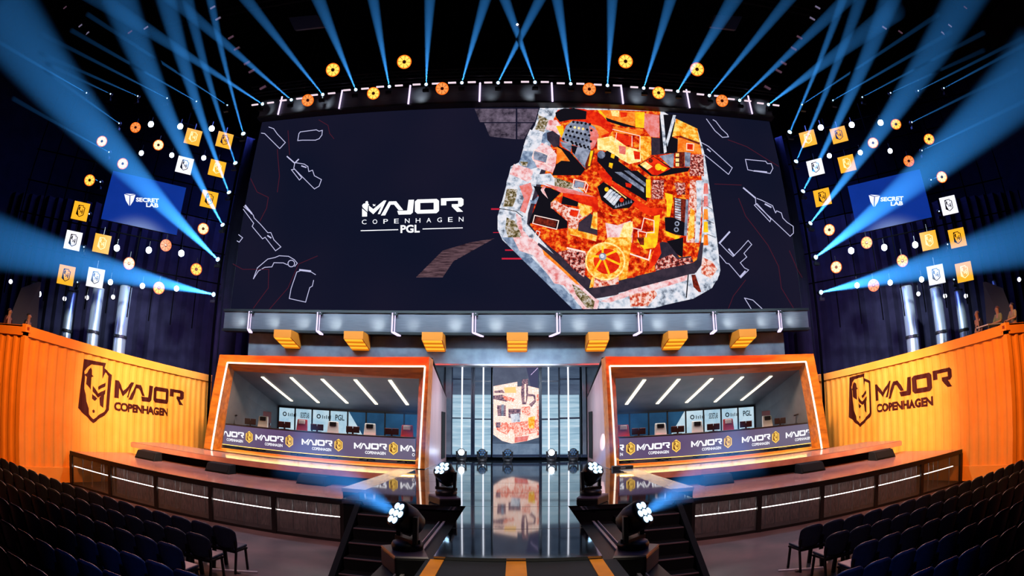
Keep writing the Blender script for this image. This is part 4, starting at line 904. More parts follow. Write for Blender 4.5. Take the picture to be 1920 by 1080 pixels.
def gaming_chair(s, px, py, n, red):
    p = aty(px, py, BY + 2.1); x = p.x; y = BY + 2.1; z = 1.53
    t = thing('gaming_chair', (x, y, z), '%s %s chair from the left behind the desk, %s booth' % (ORD[n], 'red and white gaming' if red else 'white gaming', side(s)), 'chair', 'gaming chairs in the %s booth' % side(s))
    A = REDP if red else WHP
    m = MB(); m.box((x - 0.26, y - 0.25, z + 0.45), (x + 0.26, y + 0.25, z + 0.56), A); m.build('seat', t, bevel=0.03)
    m = MB(); m.hexa([(x - 0.26, y + 0.22, z + 0.55), (x + 0.26, y + 0.22, z + 0.55), (x + 0.26, y + 0.32, z + 0.55), (x - 0.26, y + 0.32, z + 0.55)], [(x - 0.2, y + 0.34, z + 1.36), (x + 0.2, y + 0.34, z + 1.36), (x + 0.2, y + 0.42, z + 1.36), (x - 0.2, y + 0.42, z + 1.36)], A); m.build('backrest', t, bevel=0.03)
    m = MB(); m.box((x - 0.13, y + 0.28, z + 1.18), (x + 0.13, y + 0.36, z + 1.34), WHP if red else MON); m.build('headrest', t, bevel=0.02)
    m = MB(); m.tube((x, y, z + 0.1), (x, y, z + 0.45), 0.03, MON, 8)
    for k in range(5): a = k * 2 * math.pi / 5; m.bar((x, y, z + 0.1), (x + 0.3 * math.cos(a), y + 0.3 * math.sin(a), z + 0.05), 0.05, 0.04, MON)
    m.build('base', t)
def mic_stand(s, px, py, n):
    p = aty(px, py, BY + 1.5); x = p.x; y = BY + 1.3; z = 2.49
    t = thing('microphone', (x, y, z), 'small black microphone on a stand at the outer end of the player desk, %s booth' % side(s), 'microphone')
    m = MB(); m.tube((x, y, z), (x, y, z + 0.3), 0.012, MON, 6); m.lathe((x, y, z), (0, 0, 1), [(0, .07), (.015, .07)], MON, 10); m.build('stand', t)
    m = MB(); m.tube((x - 0.1, y, z + 0.3), (x + 0.12, y, z + 0.34), 0.03, MON, 8); m.build('capsule', t)
for s in (-1, 1):
    t, I = booth(s); booth_counter(s, I)
    mx = (470, 534, 595, 662, 735); cx = ((486, 0), (560, 1), (619, 0), (689, 0), (760, 1))
    if s > 0: mx = [1932 - v for v in mx][::-1]; cx = [(1932 - v, r) for v, r in cx][::-1]
    for n, px in enumerate(mx): monitor(s, px, 800, n)
    for n, (px, r) in enumerate(cx): gaming_chair(s, px, 800, n, r)
    mic_stand(s, 444 if s < 0 else 1932 - 444, 790, 0)
    # stage monitors (speakers) on the low deck
    for n, px in enumerate((275, 410, 585)):
        p = aty(px if s < 0 else 1932 - px, 870, 14.6); x = p.x
        t = thing('wedge_speaker', (x, 14.75, ZL), 'black floor speaker on the low deck, %s from the outer end, %s side' % (ORD[n], side(s)), 'speaker', 'floor speakers')
        m = MB(); m.hexa([(x - 0.45, 14.45, ZL), (x + 0.45, 14.45, ZL), (x + 0.45, 14.95, ZL), (x - 0.45, 14.95, ZL)], [(x - 0.42, 14.60, ZL + 0.27), (x + 0.42, 14.60, ZL + 0.27), (x + 0.42, 14.95, ZL + 0.29), (x - 0.42, 14.95, ZL + 0.29)], BLACKM); m.build('cabinet', t, bevel=0.02)
        m = MB(); m.hexa([(x - 0.38, 14.452, ZL + 0.05), (x + 0.38, 14.452, ZL + 0.05), (x + 0.38, 14.50, ZL + 0.05), (x - 0.38, 14.50, ZL + 0.05)], [(x - 0.38, 14.575, ZL + 0.24), (x + 0.38, 14.575, ZL + 0.24), (x + 0.38, 14.61, ZL + 0.24), (x - 0.38, 14.61, ZL + 0.24)], BLACKM); m.build('grille', t)
# white disc light on the right inner wall
p = atx(1130, 828, 2.92)
t = thing('foot_sensor', (0, 0, 0), 'small dark box lying at the inner corner of the right booth', 'box'); t.location = aty(1168, 876, 16.8); t.location.z = 1.5
m = MB(); c = t.location; m.box((c.x - 0.35, c.y - 0.15, 1.5), (c.x + 0.3, c.y + 0.1, 1.62), BLACK); m.build('body', t, bevel=0.02)
m = MB(); m.box((c.x - 0.1, c.y - 0.16, 1.53), (c.x + 0.05, c.y - 0.15, 1.58), STEEL); m.build('socket', t)
_l = lamp('SPOT', 'wall_disc_projector', (1.3, 15.2, 2.9), 5000, (1.0, 0.97, 0.92), (p.x, p.y, p.z), 0.02, 9, 0.2)

# ================================================================== CONTAINERS
def container(s):
    xw = XC + s * 13.45; y0, y1, z0, z1 = 10.05, 21.8, 0.06, 4.48; d = -s   # d points to the arena
    t = thing('shipping_container', (XC + s * 14.7, 16, 0), 'long orange corrugated container printed MAJOR COPENHAGEN, %s of the stage' % side(s), 'container')
    pitch = 0.43; dep = 0.034
    def prof(u):
        q = (u % pitch) / pitch
        if q < 0.26: return 0.0
        if q < 0.50: return -dep * (q - 0.26) / 0.24
        if q < 0.76: return -dep
        return -dep * (1 - (q - 0.76) / 0.24)
    brk = sorted(y0 + 0.12 + k * pitch + b * pitch for k in range(int((y1 - y0) / pitch)) for b in (0, 0.26, 0.50, 0.76))
    brk = [b for b in brk if b < y1 - 0.12] + [y1 - 0.12]
    A = [(xw + d * (prof(b - y0 - 0.12) - 0.03), b, 0.52) for b in brk]; B = [(x, y, z1 - 0.3) for x, y, z in A]
    m = MB(); m.loft(A, B, ORANGE, False); m.build('side_wall', t)
    w2 = 2.45
    nb = [y - y0 for y in brk if y - y0 < w2 + 0.12]
    A = [(xw - d * u, y0 + 0.03 - prof(u - 0.12), 0.52) for u in nb]; B = [(x, y, z1 - 0.3) for x, y, z in A]
    m = MB(); m.loft(A, B, ORANGE, False); m.build('end_wall', t)
    m = MB(); X = lambda a, b: (min(xw + d * a, xw + d * b), max(xw + d * a, xw + d * b))
    def bx(a, b, ya, yb, za, zb, mt=ORANGE): x_ = X(a, b); m.box((x_[0], ya, za), (x_[1], yb, zb), mt)
    bx(-0.12, 0.02, y0, y1, z1 - 0.3, z1 - 0.02); bx(-0.12, 0.02, y0, y1, z0, 0.53)
    bx(-0.12, 0.02, y0, y0 + 0.14, z0, z1); bx(-0.12, 0.02, y1 - 0.14, y1, z0, z1)
    bx(-w2, 0, y0, y0 + 0.12, z1 - 0.3, z1 - 0.02); bx(-w2, 0, y0, y0 + 0.12, z0, 0.53); bx(-w2 - 0.14, -w2, y0, y0 + 0.14, z0, z1)
    m.build('frame', t)
    m = MB(); bx(-w2, 0, y0, y1, z1 - 0.06, z1 - 0.01); bx(-w2, -w2 - 0.02, y0, y1, z0, z1); bx(-w2, 0, y1 - 0.02, y1, z0, z1); m.build('roof', t)
    for yy in (y0 + 0.01, y1 - 0.15):
        m = MB(); bx(-0.16, 0.045, yy - 0.04, yy + 0.18, z1 - 0.2, z1 + 0.02, ORANGE); bx(0.04, 0.05, yy + 0.02, yy + 0.12, z1 - 0.14, z1 - 0.05, ORANGE_D); m.build('corner_casting', t)
    # print
    px0, px1 = ((149, 346) if s < 0 else (1588.6, 1786))
    ya, yb = atx(px0, 740, xw).y, atx(px1, 740, xw).y
    sy = lambda f: ya + (yb - ya) * f
    if s < 0:
        shb = (atx(149, 730, xw).y, atx(209, 735, xw).y); tb = (atx(216.5, 740, xw).y, atx(345.7, 740, xw).y)
        zs = (atx(180, 676, xw).z, atx(178, 794, xw).z); zm = (atx(216.5, 709, xw).z, atx(216.5, 746, xw).z); zc = (atx(216, 753, xw).z, atx(216, 770, xw).z); cb = (atx(216, 760, xw).y, atx(317, 760, xw).y)
    else:
        shb = (atx(1589, 740, xw).y, atx(1632.5, 740, xw).y); tb = (atx(1639, 730, xw).y, atx(1785, 720, xw).y)
        zs = (atx(1610, 702, xw).z, atx(1614, 801, xw).z); zm = (atx(1641, 718, xw).z, atx(1641, 752, xw).z); zc = (atx(1642, 758, xw).z, atx(1642, 774, xw).z); cb = (atx(1642, 765, xw).y, atx(1748, 760, xw).y)
    m = MB(); fn = lambda u, v: Vector((xw, u, v))
    shield(m, PRINT, fn, (shb[0], zs[0], shb[1], zs[1])); wordmark(m, PRINT, fn, (tb[0], zm[0], tb[1], zm[1])); m.text('COPENHAGEN', (cb[0], zc[0], cb[1], zc[1]), PRINT, fn, 0.055)
    bm = bmesh.new(); vs = [bm.verts.new(p) for p in m.v]
    for f in m.f:
        try: bm.faces.new([vs[k] for k in f])
        except ValueError: pass
    lo = min(v.co.y for v in bm.verts); hi = max(v.co.y for v in bm.verts)
    for b in brk:
        if lo < b < hi: bmesh.ops.bisect_plane(bm, geom=bm.verts[:] + bm.edges[:] + bm.faces[:], plane_co=Vector((0, b, 0)), plane_no=Vector((0, 1, 0)))
    off = Vector(t.location)
    for v in bm.verts: v.co.x = xw + d * (prof(v.co.y - y0 - 0.12 + 1e-5) - 0.03 + 0.008); v.co -= off
    me = bpy.data.meshes.new('print'); bm.to_mesh(me); bm.free(); me.materials.append(PRINT)
    o = bpy.data.objects.new('printed_logo', me); COL.objects.link(o); o.parent = t
for s in (-1, 1): container(s)

# ================================================================== LIGHT TOWERS beside the screen
TW = {}
for s in (-1, 1): TW[s] = (Vector((XC + s * 16.0, 17.8, 0)), Vector((-s * math.sin(R_(42)), -math.cos(R_(42)), 0)))
def onT(px, py, s, back=0.0): c, n = TW[s]; return atp(px, py, c - n * back, n)
def frame(n):
    n = Vector(n).normalized(); u = Vector((0, 0, 1)).cross(n).normalized(); u = -u; v = n.cross(u) * -1
    v = Vector((0, 0, 1)) - n * n.z; v.normalize(); u = v.cross(n).normalized()
    return u, v, n
def square_sign(px, py, s, kind, where):
    p = onT(px, py, s); u, v, n = frame(TW[s][1]); h = 0.40
    desc = {'yw': 'orange sign, pale shield emblem', 'yb': 'orange sign, black shield emblem', 'wb': 'white sign, black shield emblem'}[kind]
    t = thing('square_sign', p, '%s, %s' % (desc, where), 'sign', 'square signs on the %s light tower' % side(s))
    face, ic = (E_SIGNW if kind == 'wb' else E_SIGNO), (E_ICONW if kind == 'yw' else ICONB)
    q = lambda a, b, d: p + u * a + v * b + n * d
    m = MB(); m.hexa([q(-h, -h, -0.12), q(h, -h, -0.12), q(h, h, -0.12), q(-h, h, -0.12)], [q(-h, -h, 0), q(h, -h, 0), q(h, h, 0), q(-h, h, 0)], BLACK); m.build('box', t)
    m = MB(); m.hexa([q(-h, -h, 0), q(h, -h, 0), q(h, h, 0), q(-h, h, 0)], [q(-h, -h, .012), q(h, -h, .012), q(h, h, .012), q(-h, h, .012)], face); m.build('lit_face', t)
    m = MB(); shield(m, ic, lambda a, b: q(a, b, 0.02), (-0.20, 0.27, 0.20, -0.27)); m.build('emblem', t)
    m = MB(); m.tube(q(0, h, -0.06), q(0, h + 0.35, -0.06), 0.02, BLACK, 6); m.build('hanger', t)
SIG = {-1: [(362, 257, 'yw', 'top row, outer one of two'), (421, 263, 'yb', 'top row nearest the screen'), (346, 310, 'wb', 'second row, left of the pale one'), (407, 316, 'yw', 'second row nearest the screen'),
            (392, 374, 'yb', 'right of the blue screen'), (151, 396, 'yb', 'left of the blue screen'), (137, 451, 'wb', 'far outer edge, second from the bottom'), (191, 457, 'yw', 'just below the blue screen corner'),
            (124, 516, 'yb', 'bottom row, outermost'), (179, 521, 'wb', 'bottom row, above the chrome pipes')],
       1: [(1515, 260, 'yw', 'top row nearest the screen'), (1573, 253, 'yb', 'top row, outer one of two'), (1529, 314, 'wb', 'second row nearest the screen'), (1588, 307, 'yw', 'second row, right of the white one'),
           (1542, 370, 'yb', 'left of the blue screen'), (1779, 385, 'wb', 'right of the blue screen'), (1742, 451, 'yw', 'below the blue screen corner'), (1795, 446, 'yb', 'outer edge, second from the bottom'),
           (1755, 515, 'wb', 'bottom row, above the chrome pipes'), (1808, 510, 'yw', 'bottom row, outermost')]}
for s in (-1, 1):
    for px, py, k, w_ in SIG[s]: square_sign(px, py, s, k, w_ + ', %s tower' % side(s))

def ring_lamp(p, n, r, mt, label, group, cable=False):
    t = thing('ring_lamp', p, label, 'lamp', group); n = Vector(n).normalized(); u, v, n = frame(n)
    m = MB(); m.lathe(p - n * 0.16, n, [(0, r * 0.5), (0.06, r * 0.95), (0.15, r * 1.02)], BLACK, 18); m.build('housing', t, True)
    m = MB()
    for k in range(8):   # eight glowing segments
        a0, a1 = (k + 0.06) * math.pi / 4, (k + 0.94) * math.pi / 4; L = []
        for (a, rr) in ((a0, .30), (a0, .95), ((a0 + a1) / 2, .97), (a1, .95), (a1, .30)): L.append(p + (u * math.cos(a) + v * math.sin(a)) * r * rr + n * 0.01)
        m.add(L, [(0, 1, 2, 3, 4)], mt)
    m.build('glow_ring', t)
    m = MB()
    for k in range(24):
        a0, a1 = k * math.pi / 12, (k + 1) * math.pi / 12
        m.add([p + (u * math.cos(a) + v * math.sin(a)) * r * rr + n * 0.004 for a, rr in ((a0, .96), (a0, 1.1), (a1, 1.1), (a1, .96))], [(0, 1, 2, 3)], E_HALO)
    m.build('orange_halo', t)  # orange halo of the lamp, put into an emissive ring
    m = MB(); m.lathe(p, n, [(0, r * 0.2), (0.04, r * 0.18)], ORANGE_D, 10); m.build('hub', t)
    e = p - n * 0.12; m = MB(); m.tube(e + Vector((0, 0, r * 0.8)), (e.x, e.y, 26) if cable else e + Vector((0, 0, r + 0.3)), 0.02, BLACK, 6); m.build('hanger', t)
RG = {-1: [(254, 239, 2), (191, 265, 1), (297, 272, 1), (230, 307, 1), (168, 338, 0), (381, 429, 1), (311, 460, 2), (242, 494, 1), (368, 505, 0), (298, 540, 0)],
      1: [(1680, 233, 0), (1637, 268, 1), (1742, 261, 0), (1704, 302, 2), (1766, 332, 1), (1555, 431, 1), (1625, 455, 0), (1692, 489, 0), (1568, 501, 1), (1638, 535, 2)]}
RM = [E_AMB, E_AMBP, E_AMBR]; RN = ['amber', 'pale glowing', 'dim orange']
POSN = {-1: ['top, by the uppermost white spots', 'on the outer slope', 'between the upper white spots', 'just above the blue screen', 'outermost beside the blue screen', 'right of the blue screen', 'below the blue screen, between white spots', 'low, left of centre', 'lowest at the screen side', 'bottom between two white spots'],
        1: ['top beside the white spots', 'above the blue screen', 'on the outer slope', 'just above the blue screen, outer one', 'outermost beside the blue screen', 'left of the blue screen', 'below the blue screen, between white spots', 'low, right of centre', 'lowest at the screen side', 'bottom between two white spots']}
for s in (-1, 1):
    for (px, py, k), w_ in zip(RG[s], POSN[s]):
        ring_lamp(onT(px, py, s), TW[s][1], 0.245, RM[k], '%s round lamp, %s, %s tower' % (RN[k], w_, side(s)), 'round lamps on the %s tower' % side(s))
top = [(577, 188, 2), (624, 131, 0), (700, 175, 0), (758, 116, 0), (829, 166, 2), (1105, 167, 2), (1173, 115, 0), (1235, 174, 0), (1307, 130, 0), (1354, 189, 2)]
for i, (px, py, k) in enumerate(top):
    p = aty(px, py, 19.0 if py > 150 else 17.5); n = (Vector((0, 0, 3)) - p).normalized()
    ring_lamp(p, n, 0.25 if py > 150 else 0.27, [E_AMB, E_AMBP, E_AMBR][k], '%s round lamp above the giant screen, %s from the left%s' % (RN[k], ORD[i], '' if py > 150 else ', hung higher'), 'round lamps above the screen', True)

def star_lamp(p, n, r, label, group, k=None):
    t = thing('star_lamp', p, label, 'spotlight', group); n = Vector(n).normalized()
    m = MB(); m.lathe(p - n * 0.3, n, [(0, 0.05), (0.06, 0.10), (0.22, 0.13), (0.28, 0.14)], BLACK, 12); m.build('housing', t, True)
    m = MB(); m.lathe(p - n * 0.02, n, [(0, r), (0.02, r * 0.9), (0.035, r * 0.5)], k or E_STAR, 20); m.build('lens', t, True)
    m = MB(); m.tube(p - n * 0.15 + Vector((0, 0, 0.1)), p - n * 0.15 + Vector((0, 0, 0.4)), 0.015, BLACK, 6); m.build('hanger', t)
ST = {-1: [(283, 233), (338, 237), (397, 241), (265, 287), (322, 291), (382, 296), (219, 465), (279, 469), (340, 475), (207, 529), (267, 536), (331, 541)],
      1: [(1539, 239), (1597, 234), (1651, 230), (1555, 292), (1613, 286), (1669, 283), (1596, 470), (1658, 464), (1716, 459), (1607, 535), (1669, 530), (1728, 524)]}
RWN = ['top row', 'second row', 'third row below the blue screen', 'bottom row']
for s in (-1, 1):
    for i, (px, py) in enumerate(ST[s]):
        big = (i // 3) in (0, 2) 
        star_lamp(onT(px, py, s), EYE - onT(px, py, s), 0.14 if big else 0.115, 'white spotlight, %s from left, %s, %s tower' % (ORD[i % 3], RWN[i // 3], side(s)), 'white spotlights on the %s tower' % side(s))
# side screens
E_BLUE = em('side_screen_blue', (8, 46, 138), 1.0, (14, 52, 150), None, 0.4)
for s, q in ((-1, [(206, 333), (348, 338), (337, 433), (190, 420)]), (1, [(1589, 337), (1733, 328), (1744, 418), (1603, 429)])):
    c, n = TW[s]; P = [onT(x, y, s, 0.5) for x, y in q]
    zt = (P[0].z + P[1].z) / 2; zb = (P[2].z + P[3].z) / 2
    L = (P[0] + P[3]) / 2; Rr = (P[1] + P[2]) / 2
    cc = (L + Rr) / 2; cc.z = (zt + zb) / 2
    t = thing('side_screen', cc, 'blue video screen with a white gaming brand logo, %s of the giant screen' % side(s), 'screen', 'blue side screens')
    A = [Vector((L.x, L.y, zb)), Vector((Rr.x, Rr.y, zb)), Vector((Rr.x, Rr.y, zt)), Vector((L.x, L.y, zt))]
    m = MB(); m.hexa([p - n * 0.15 for p in A], [p - n * 0.005 for p in A], BLACK); m.build('screen_body', t)
    m = MB(); m.add(A, [(0, 1, 2, 3)], E_BLUE); m.build('screen_surface', t)
    fn = lambda px, py: onT(px, py, s, 0.49)
    x0 = 233 if s < 0 else 1629; y0 = 364 if s < 0 else 366; W2 = em('side_logo_white', (240, 240, 255), 1.2); m = MB()
    k_ = 1 if s < 0 else -1
    m.poly([(x0, y0), (x0 + 10, y0 + 3), (x0 + 9, y0 + 22), (x0 + 3, y0 + 12)], W2, fn); m.poly([(x0 + 11.5, y0 + 3), (x0 + 21, y0 + 1), (x0 + 17, y0 + 13), (x0 + 11, y0 + 22)], W2, fn); m.poly([(x0 + 2, y0 - 1), (x0 + 20, y0), (x0 + 11, y0 + 2)], W2, fn)
    fn2 = lambda px, py: onT(px, py + (px - x0) * 0.05 * k_, s, 0.49)
    m.text('SECRET', (x0 + 22, y0 + 5, x0 + 65, y0 + 13), W2, fn2, 0.04); m.text('LAB', (x0 + 41, y0 + 14, x0 + 64, y0 + 22), W2, fn2, 0.04)
    m.build('logo', t)
    # black pipes that carry signs and lamps
    t = thing('lighting_tower', (c.x, c.y, 0), 'dark pipe grid carrying the signs and lamps, %s of the giant screen' % side(s), 'truss')
    u = Vector((-n.y, n.x, 0)); m = MB()
    for k in range(-6, 7): m.tube(c - n * 0.8 + u * k * 1.05 + Vector((0, 0, 6.4)), c - n * 0.8 + u * k * 1.05 + Vector((0, 0, 25.95)), 0.03, DARKP, 6)
    m.build('upright', t)
    m = MB()
    for z in (8.6, 10, 11.5, 13, 14.6, 16): m.tube(c - n * 0.82 - u * 6.4 + Vector((0, 0, z)), c - n * 0.82 + u * 6.4 + Vector((0, 0, z)), 0.03, DARKP, 6)
    m.build('crossbar', t)

# chrome pipes and small lamps behind the containers
CH = {-1: [(64, 530, 57, 600, 0.20), (135, 548, 124, 622, 0.20), (185, 540, 173, 635, 0.25), (238, 538, 220, 655, 0.27)], 1: [(1697, 538, 1716, 655, 0.27), (1753, 540, 1768, 635, 0.25), (1797, 545, 1808, 622, 0.20), (1865, 526, 1872, 590, 0.10)]}
for s in (-1, 1):
    for i, (x0, y0, x1, y1, r) in enumerate(CH[s]):
        d = TW[s][1]; r *= 1.2; p = atp((x0 + x1) / 2, (y0 + y1) / 2, TW[s][0] - d * 3.0, d); zt = atp(x0, y0, TW[s][0] - d * 3.0, d).z
        t = thing('chrome_pipe', (p.x, p.y, 0), '%s tall chrome pipe from the left behind the %s container' % (ORD[i], side(s)), 'pipe', 'chrome pipes')
        m = MB(); m.tube((p.x, p.y, 0), (p.x, p.y, zt), r, CHROME, 24); m.build('pipe', t, True)
        m = MB(); zc = p.z - 0.95; m.lathe((p.x, p.y, zc), (0, 0, 1), [(0, r + .02), (0.02, r + .05), (0.12, r + .05), (0.14, r + .02)], BLACK, 20); m.build('coupling', t)
        m = MB(); m.lathe((p.x, p.y, zt), (0, 0, 1), [(0, r), (0.03, r + .03), (0.06, r * 0.4)], BLACK, 20); m.build('cap', t)
SM = {-1: [(20, 528, 0), (72, 551, 1), (121, 560, 0), (163, 558, 0), (212, 557, 0)], 1: [(1722, 551, 0), (1772, 555, 0), (1811, 555, 0), (1857, 546, 1), (1911, 524, 0)]}
E_SMALL = em('small_lamp_glow', (240, 240, 255), 4.0)
for s in (-1, 1):
    for i, (px, py, big) in enumerate(SM[s]):
        d = TW[s][1]; p = atp(px, py, TW[s][0] - d * 2.2, d)
        star_lamp(p, EYE - p, 0.15 if big else 0.10, '%s white lamp from the left among the chrome pipes, %s side' % (ORD[i] + (' and brightest' if big else ''), side(s)), 'small lamps among the pipes', E_STAR if big else E_SMALL)
    # slanted lattice wing and balcony behind the container
    p = onT(30 if s < 0 else 1890, 560, s)
bz = 0
def person(base, face, label, shirt, hair, arms='down', trousers=(30, 30, 36), skin=(196, 142, 112)):
    """standing figure, 1.75 m; base = point between the feet, face = heading angle"""
    t = thing('person', base, label, 'person'); B = Vector(base); c, s = math.cos(face), math.sin(face)
    R = lambda x, y, z: (x * c - y * s, x * s + y * c, z)   # local: +y forwards
    J = {'pel': (0, 0, .95), 'bel': (0, 0.01, 1.1), 'che': (0, 0.0, 1.32), 'nek': (0, 0.02, 1.48), 'hd0': (0, .03, 1.56), 'hd1': (0, .045, 1.63), 'hd2': (0, .03, 1.71)}
    rad = {'pel': .15, 'bel': .135, 'che': .15, 'nek': .058, 'hd0': .075, 'hd1': .092, 'hd2': .075}
    E = [('pel', 'bel'), ('bel', 'che'), ('che', 'nek'), ('nek', 'hd0'), ('hd0', 'hd1'), ('hd1', 'hd2')]
    for q, g in ((-1, 'L'), (1, 'R')):
        J['sh' + g] = (q * .18, 0, 1.41); rad['sh' + g] = .062
        if arms == 'down': J['el' + g] = (q * .24, -.02, 1.13); J['wr' + g] = (q * .24, .08, .90); J['ha' + g] = (q * .235, .12, .80)
        else: J['el' + g] = (q * .27, .10, 1.17); J['wr' + g] = (q * .16, .33, 1.14); J['ha' + g] = (q * .12, .42, 1.12)
        rad['el' + g] = .045; rad['wr' + g] = .032; rad['ha' + g] = .034
        J['hi' + g] = (q * .09, 0, .90); J['kn' + g] = (q * .10, .02, .50); J['an' + g] = (q * .10, -.01, .09); J['to' + g] = (q * .11, .15, .04)
        rad['hi' + g] = .095; rad['kn' + g] = .06; rad['an' + g] = .042; rad['to' + g] = .035
        E += [('che', 'sh' + g), ('sh' + g, 'el' + g), ('el' + g, 'wr' + g), ('wr' + g, 'ha' + g), ('pel', 'hi' + g), ('hi' + g, 'kn' + g), ('kn' + g, 'an' + g), ('an' + g, 'to' + g)]
        for f in range(4):
            h = Vector(J['ha' + g]); w0 = Vector(J['wr' + g]); dd = (h - w0).normalized(); o = Vector((q * 0, 1, 0)).cross(dd) * 0 + Vector((q * (f - 1.5) * .018, 0, 0))
            J['f%d%s' % (f, g)] = tuple(h + dd * (.07 + .012 * (1 - abs(f - 1.5))) + o + Vector((0, 0, -.015))); rad['f%d%s' % (f, g)] = .009; E.append(('ha' + g, 'f%d%s' % (f, g)))
        J['th' + g] = tuple(Vector(J['ha' + g]) + Vector((-q * .045, .03, .01))); rad['th' + g] = .01; E.append(('wr' + g, 'th' + g))
    def skinmesh(name, keys, es, rr, mt, parent, grow=0):
        idx = {k: i for i, k in enumerate(keys)}
        me = bpy.data.meshes.new(name); me.from_pydata([R(*J[k]) for k in keys], [(idx[a], idx[b]) for a, b in es], [])
        o = bpy.data.objects.new(name, me); COL.objects.link(o); o.parent = parent
        bpy.context.view_layer.objects.active = o
        sk = o.modifiers.new('skin', 'SKIN'); sk.use_smooth_shade = True
        if not me.skin_vertices: 
            bm = bmesh.new(); bm.from_mesh(me); bm.verts.layers.skin.verify(); bm.to_mesh(me); bm.free()
        for k in keys:
            sv = me.skin_vertices[0].data[idx[k]]; sv.radius = (rr[k] + grow, (rr[k] + grow) * (0.75 if k in ('pel', 'bel', 'che') else 1)); sv.use_root = (k == keys[0])
        sb = o.modifiers.new('sub', 'SUBSURF'); sb.levels = 1; sb.render_levels = 2
        me.materials.append(mt); return o
    keys = list(J)
    body = skinmesh('body', keys, E, rad, mat('skin_tone_%d' % skin[0], skin, 0.6), t)
    tk = ['che', 'bel', 'pel', 'shL', 'shR', 'elL', 'elR']
    skinmesh('shirt', tk, [('che', 'bel'), ('bel', 'pel'), ('che', 'shL'), ('che', 'shR'), ('shL', 'elL'), ('shR', 'elR')], rad, mat('shirt_%d_%d' % shirt[:2], shirt, 0.8), t, .014)
    lk = ['pel', 'hiL', 'hiR', 'knL', 'knR', 'anL', 'anR']
    skinmesh('trousers', lk, [('pel', 'hiL'), ('pel', 'hiR'), ('hiL', 'knL'), ('hiR', 'knR'), ('knL', 'anL'), ('knR', 'anR')], rad, mat('trousers', trousers, 0.8), t, .012)
    m = MB()
    for i in range(9):
        for j in range(5): pass
    n = 12; vs = []; fs = []
    for j in range(6):
        ph = j / 5 * 1.5; r = math.sin(ph) * .098 + .002; z = 1.655 + math.cos(ph) * .105
        for i in range(n): a = 2 * math.pi * i / n; vs.append(B + Vector(R(r * math.cos(a), .015 + r * math.sin(a) * 1.05 - .02 * j / 5, z)))
    for j in range(5):
        for i in range(n): fs.append((j * n + i, j * n + (i + 1) % n, (j + 1) * n + (i + 1) % n, (j + 1) * n + i))
    m.add(vs, fs, mat('hair_%d' % hair[0], hair, 0.7)); m.build('hair', t, True)
    m = MB(); P = lambda x, y, z: B + Vector(R(x, y, z))
    m.hexa([P(-.014, .125, 1.60), P(.014, .125, 1.60), P(.012, .155, 1.605), P(-.012, .155, 1.605)], [P(-.008, .12, 1.65), P(.008, .12, 1.65), P(.006, .132, 1.65), P(-.006, .132, 1.65)], mat('skin_tone_%d' % skin[0], skin, 0.6)); m.build('nose', t)
    for q in (-1, 1): m = MB(); m.hexa([P(q * .02, .12, 1.645), P(q * .045, .118, 1.645), P(q * .045, .13, 1.645), P(q * .02, .134, 1.645)], [P(q * .02, .12, 1.655), P(q * .045, .118, 1.655), P(q * .045, .13, 1.655), P(q * .02, .134, 1.655)], ICONB); m.build('eye', t)
    m = MB()
    m.hexa([P(-.025, .12, 1.575), P(.025, .12, 1.575), P(.025, .134, 1.575), P(-.025, .134, 1.575)], [P(-.025, .12, 1.583), P(.025, .12, 1.583), P(.025, .134, 1.583), P(-.025, .134, 1.583)], mat('lips', (130, 60, 56), 0.6)); m.build('mouth', t)
    return t
PPL = {1: [(1832, 588, 'person with short light hair in dark top standing behind the right container', (26, 26, 40), (150, 120, 90), 'down'),
           (1869, 573, 'person in yellow green top leaning at the white desk behind the right container', (150, 148, 90), (110, 60, 40), 'desk'),
           (1898, 579, 'person in pale jacket at the far right edge behind the right container', (190, 160, 110), (60, 44, 40), 'desk')],
       -1: [(19, 577, 'person in dark red top behind the left container at the frame edge', (70, 24, 26), (60, 34, 24), 'down'),
            (55, 586, 'person in black standing by the first chrome pipe behind the left container', (20, 20, 24), (24, 20, 20), 'down')]}
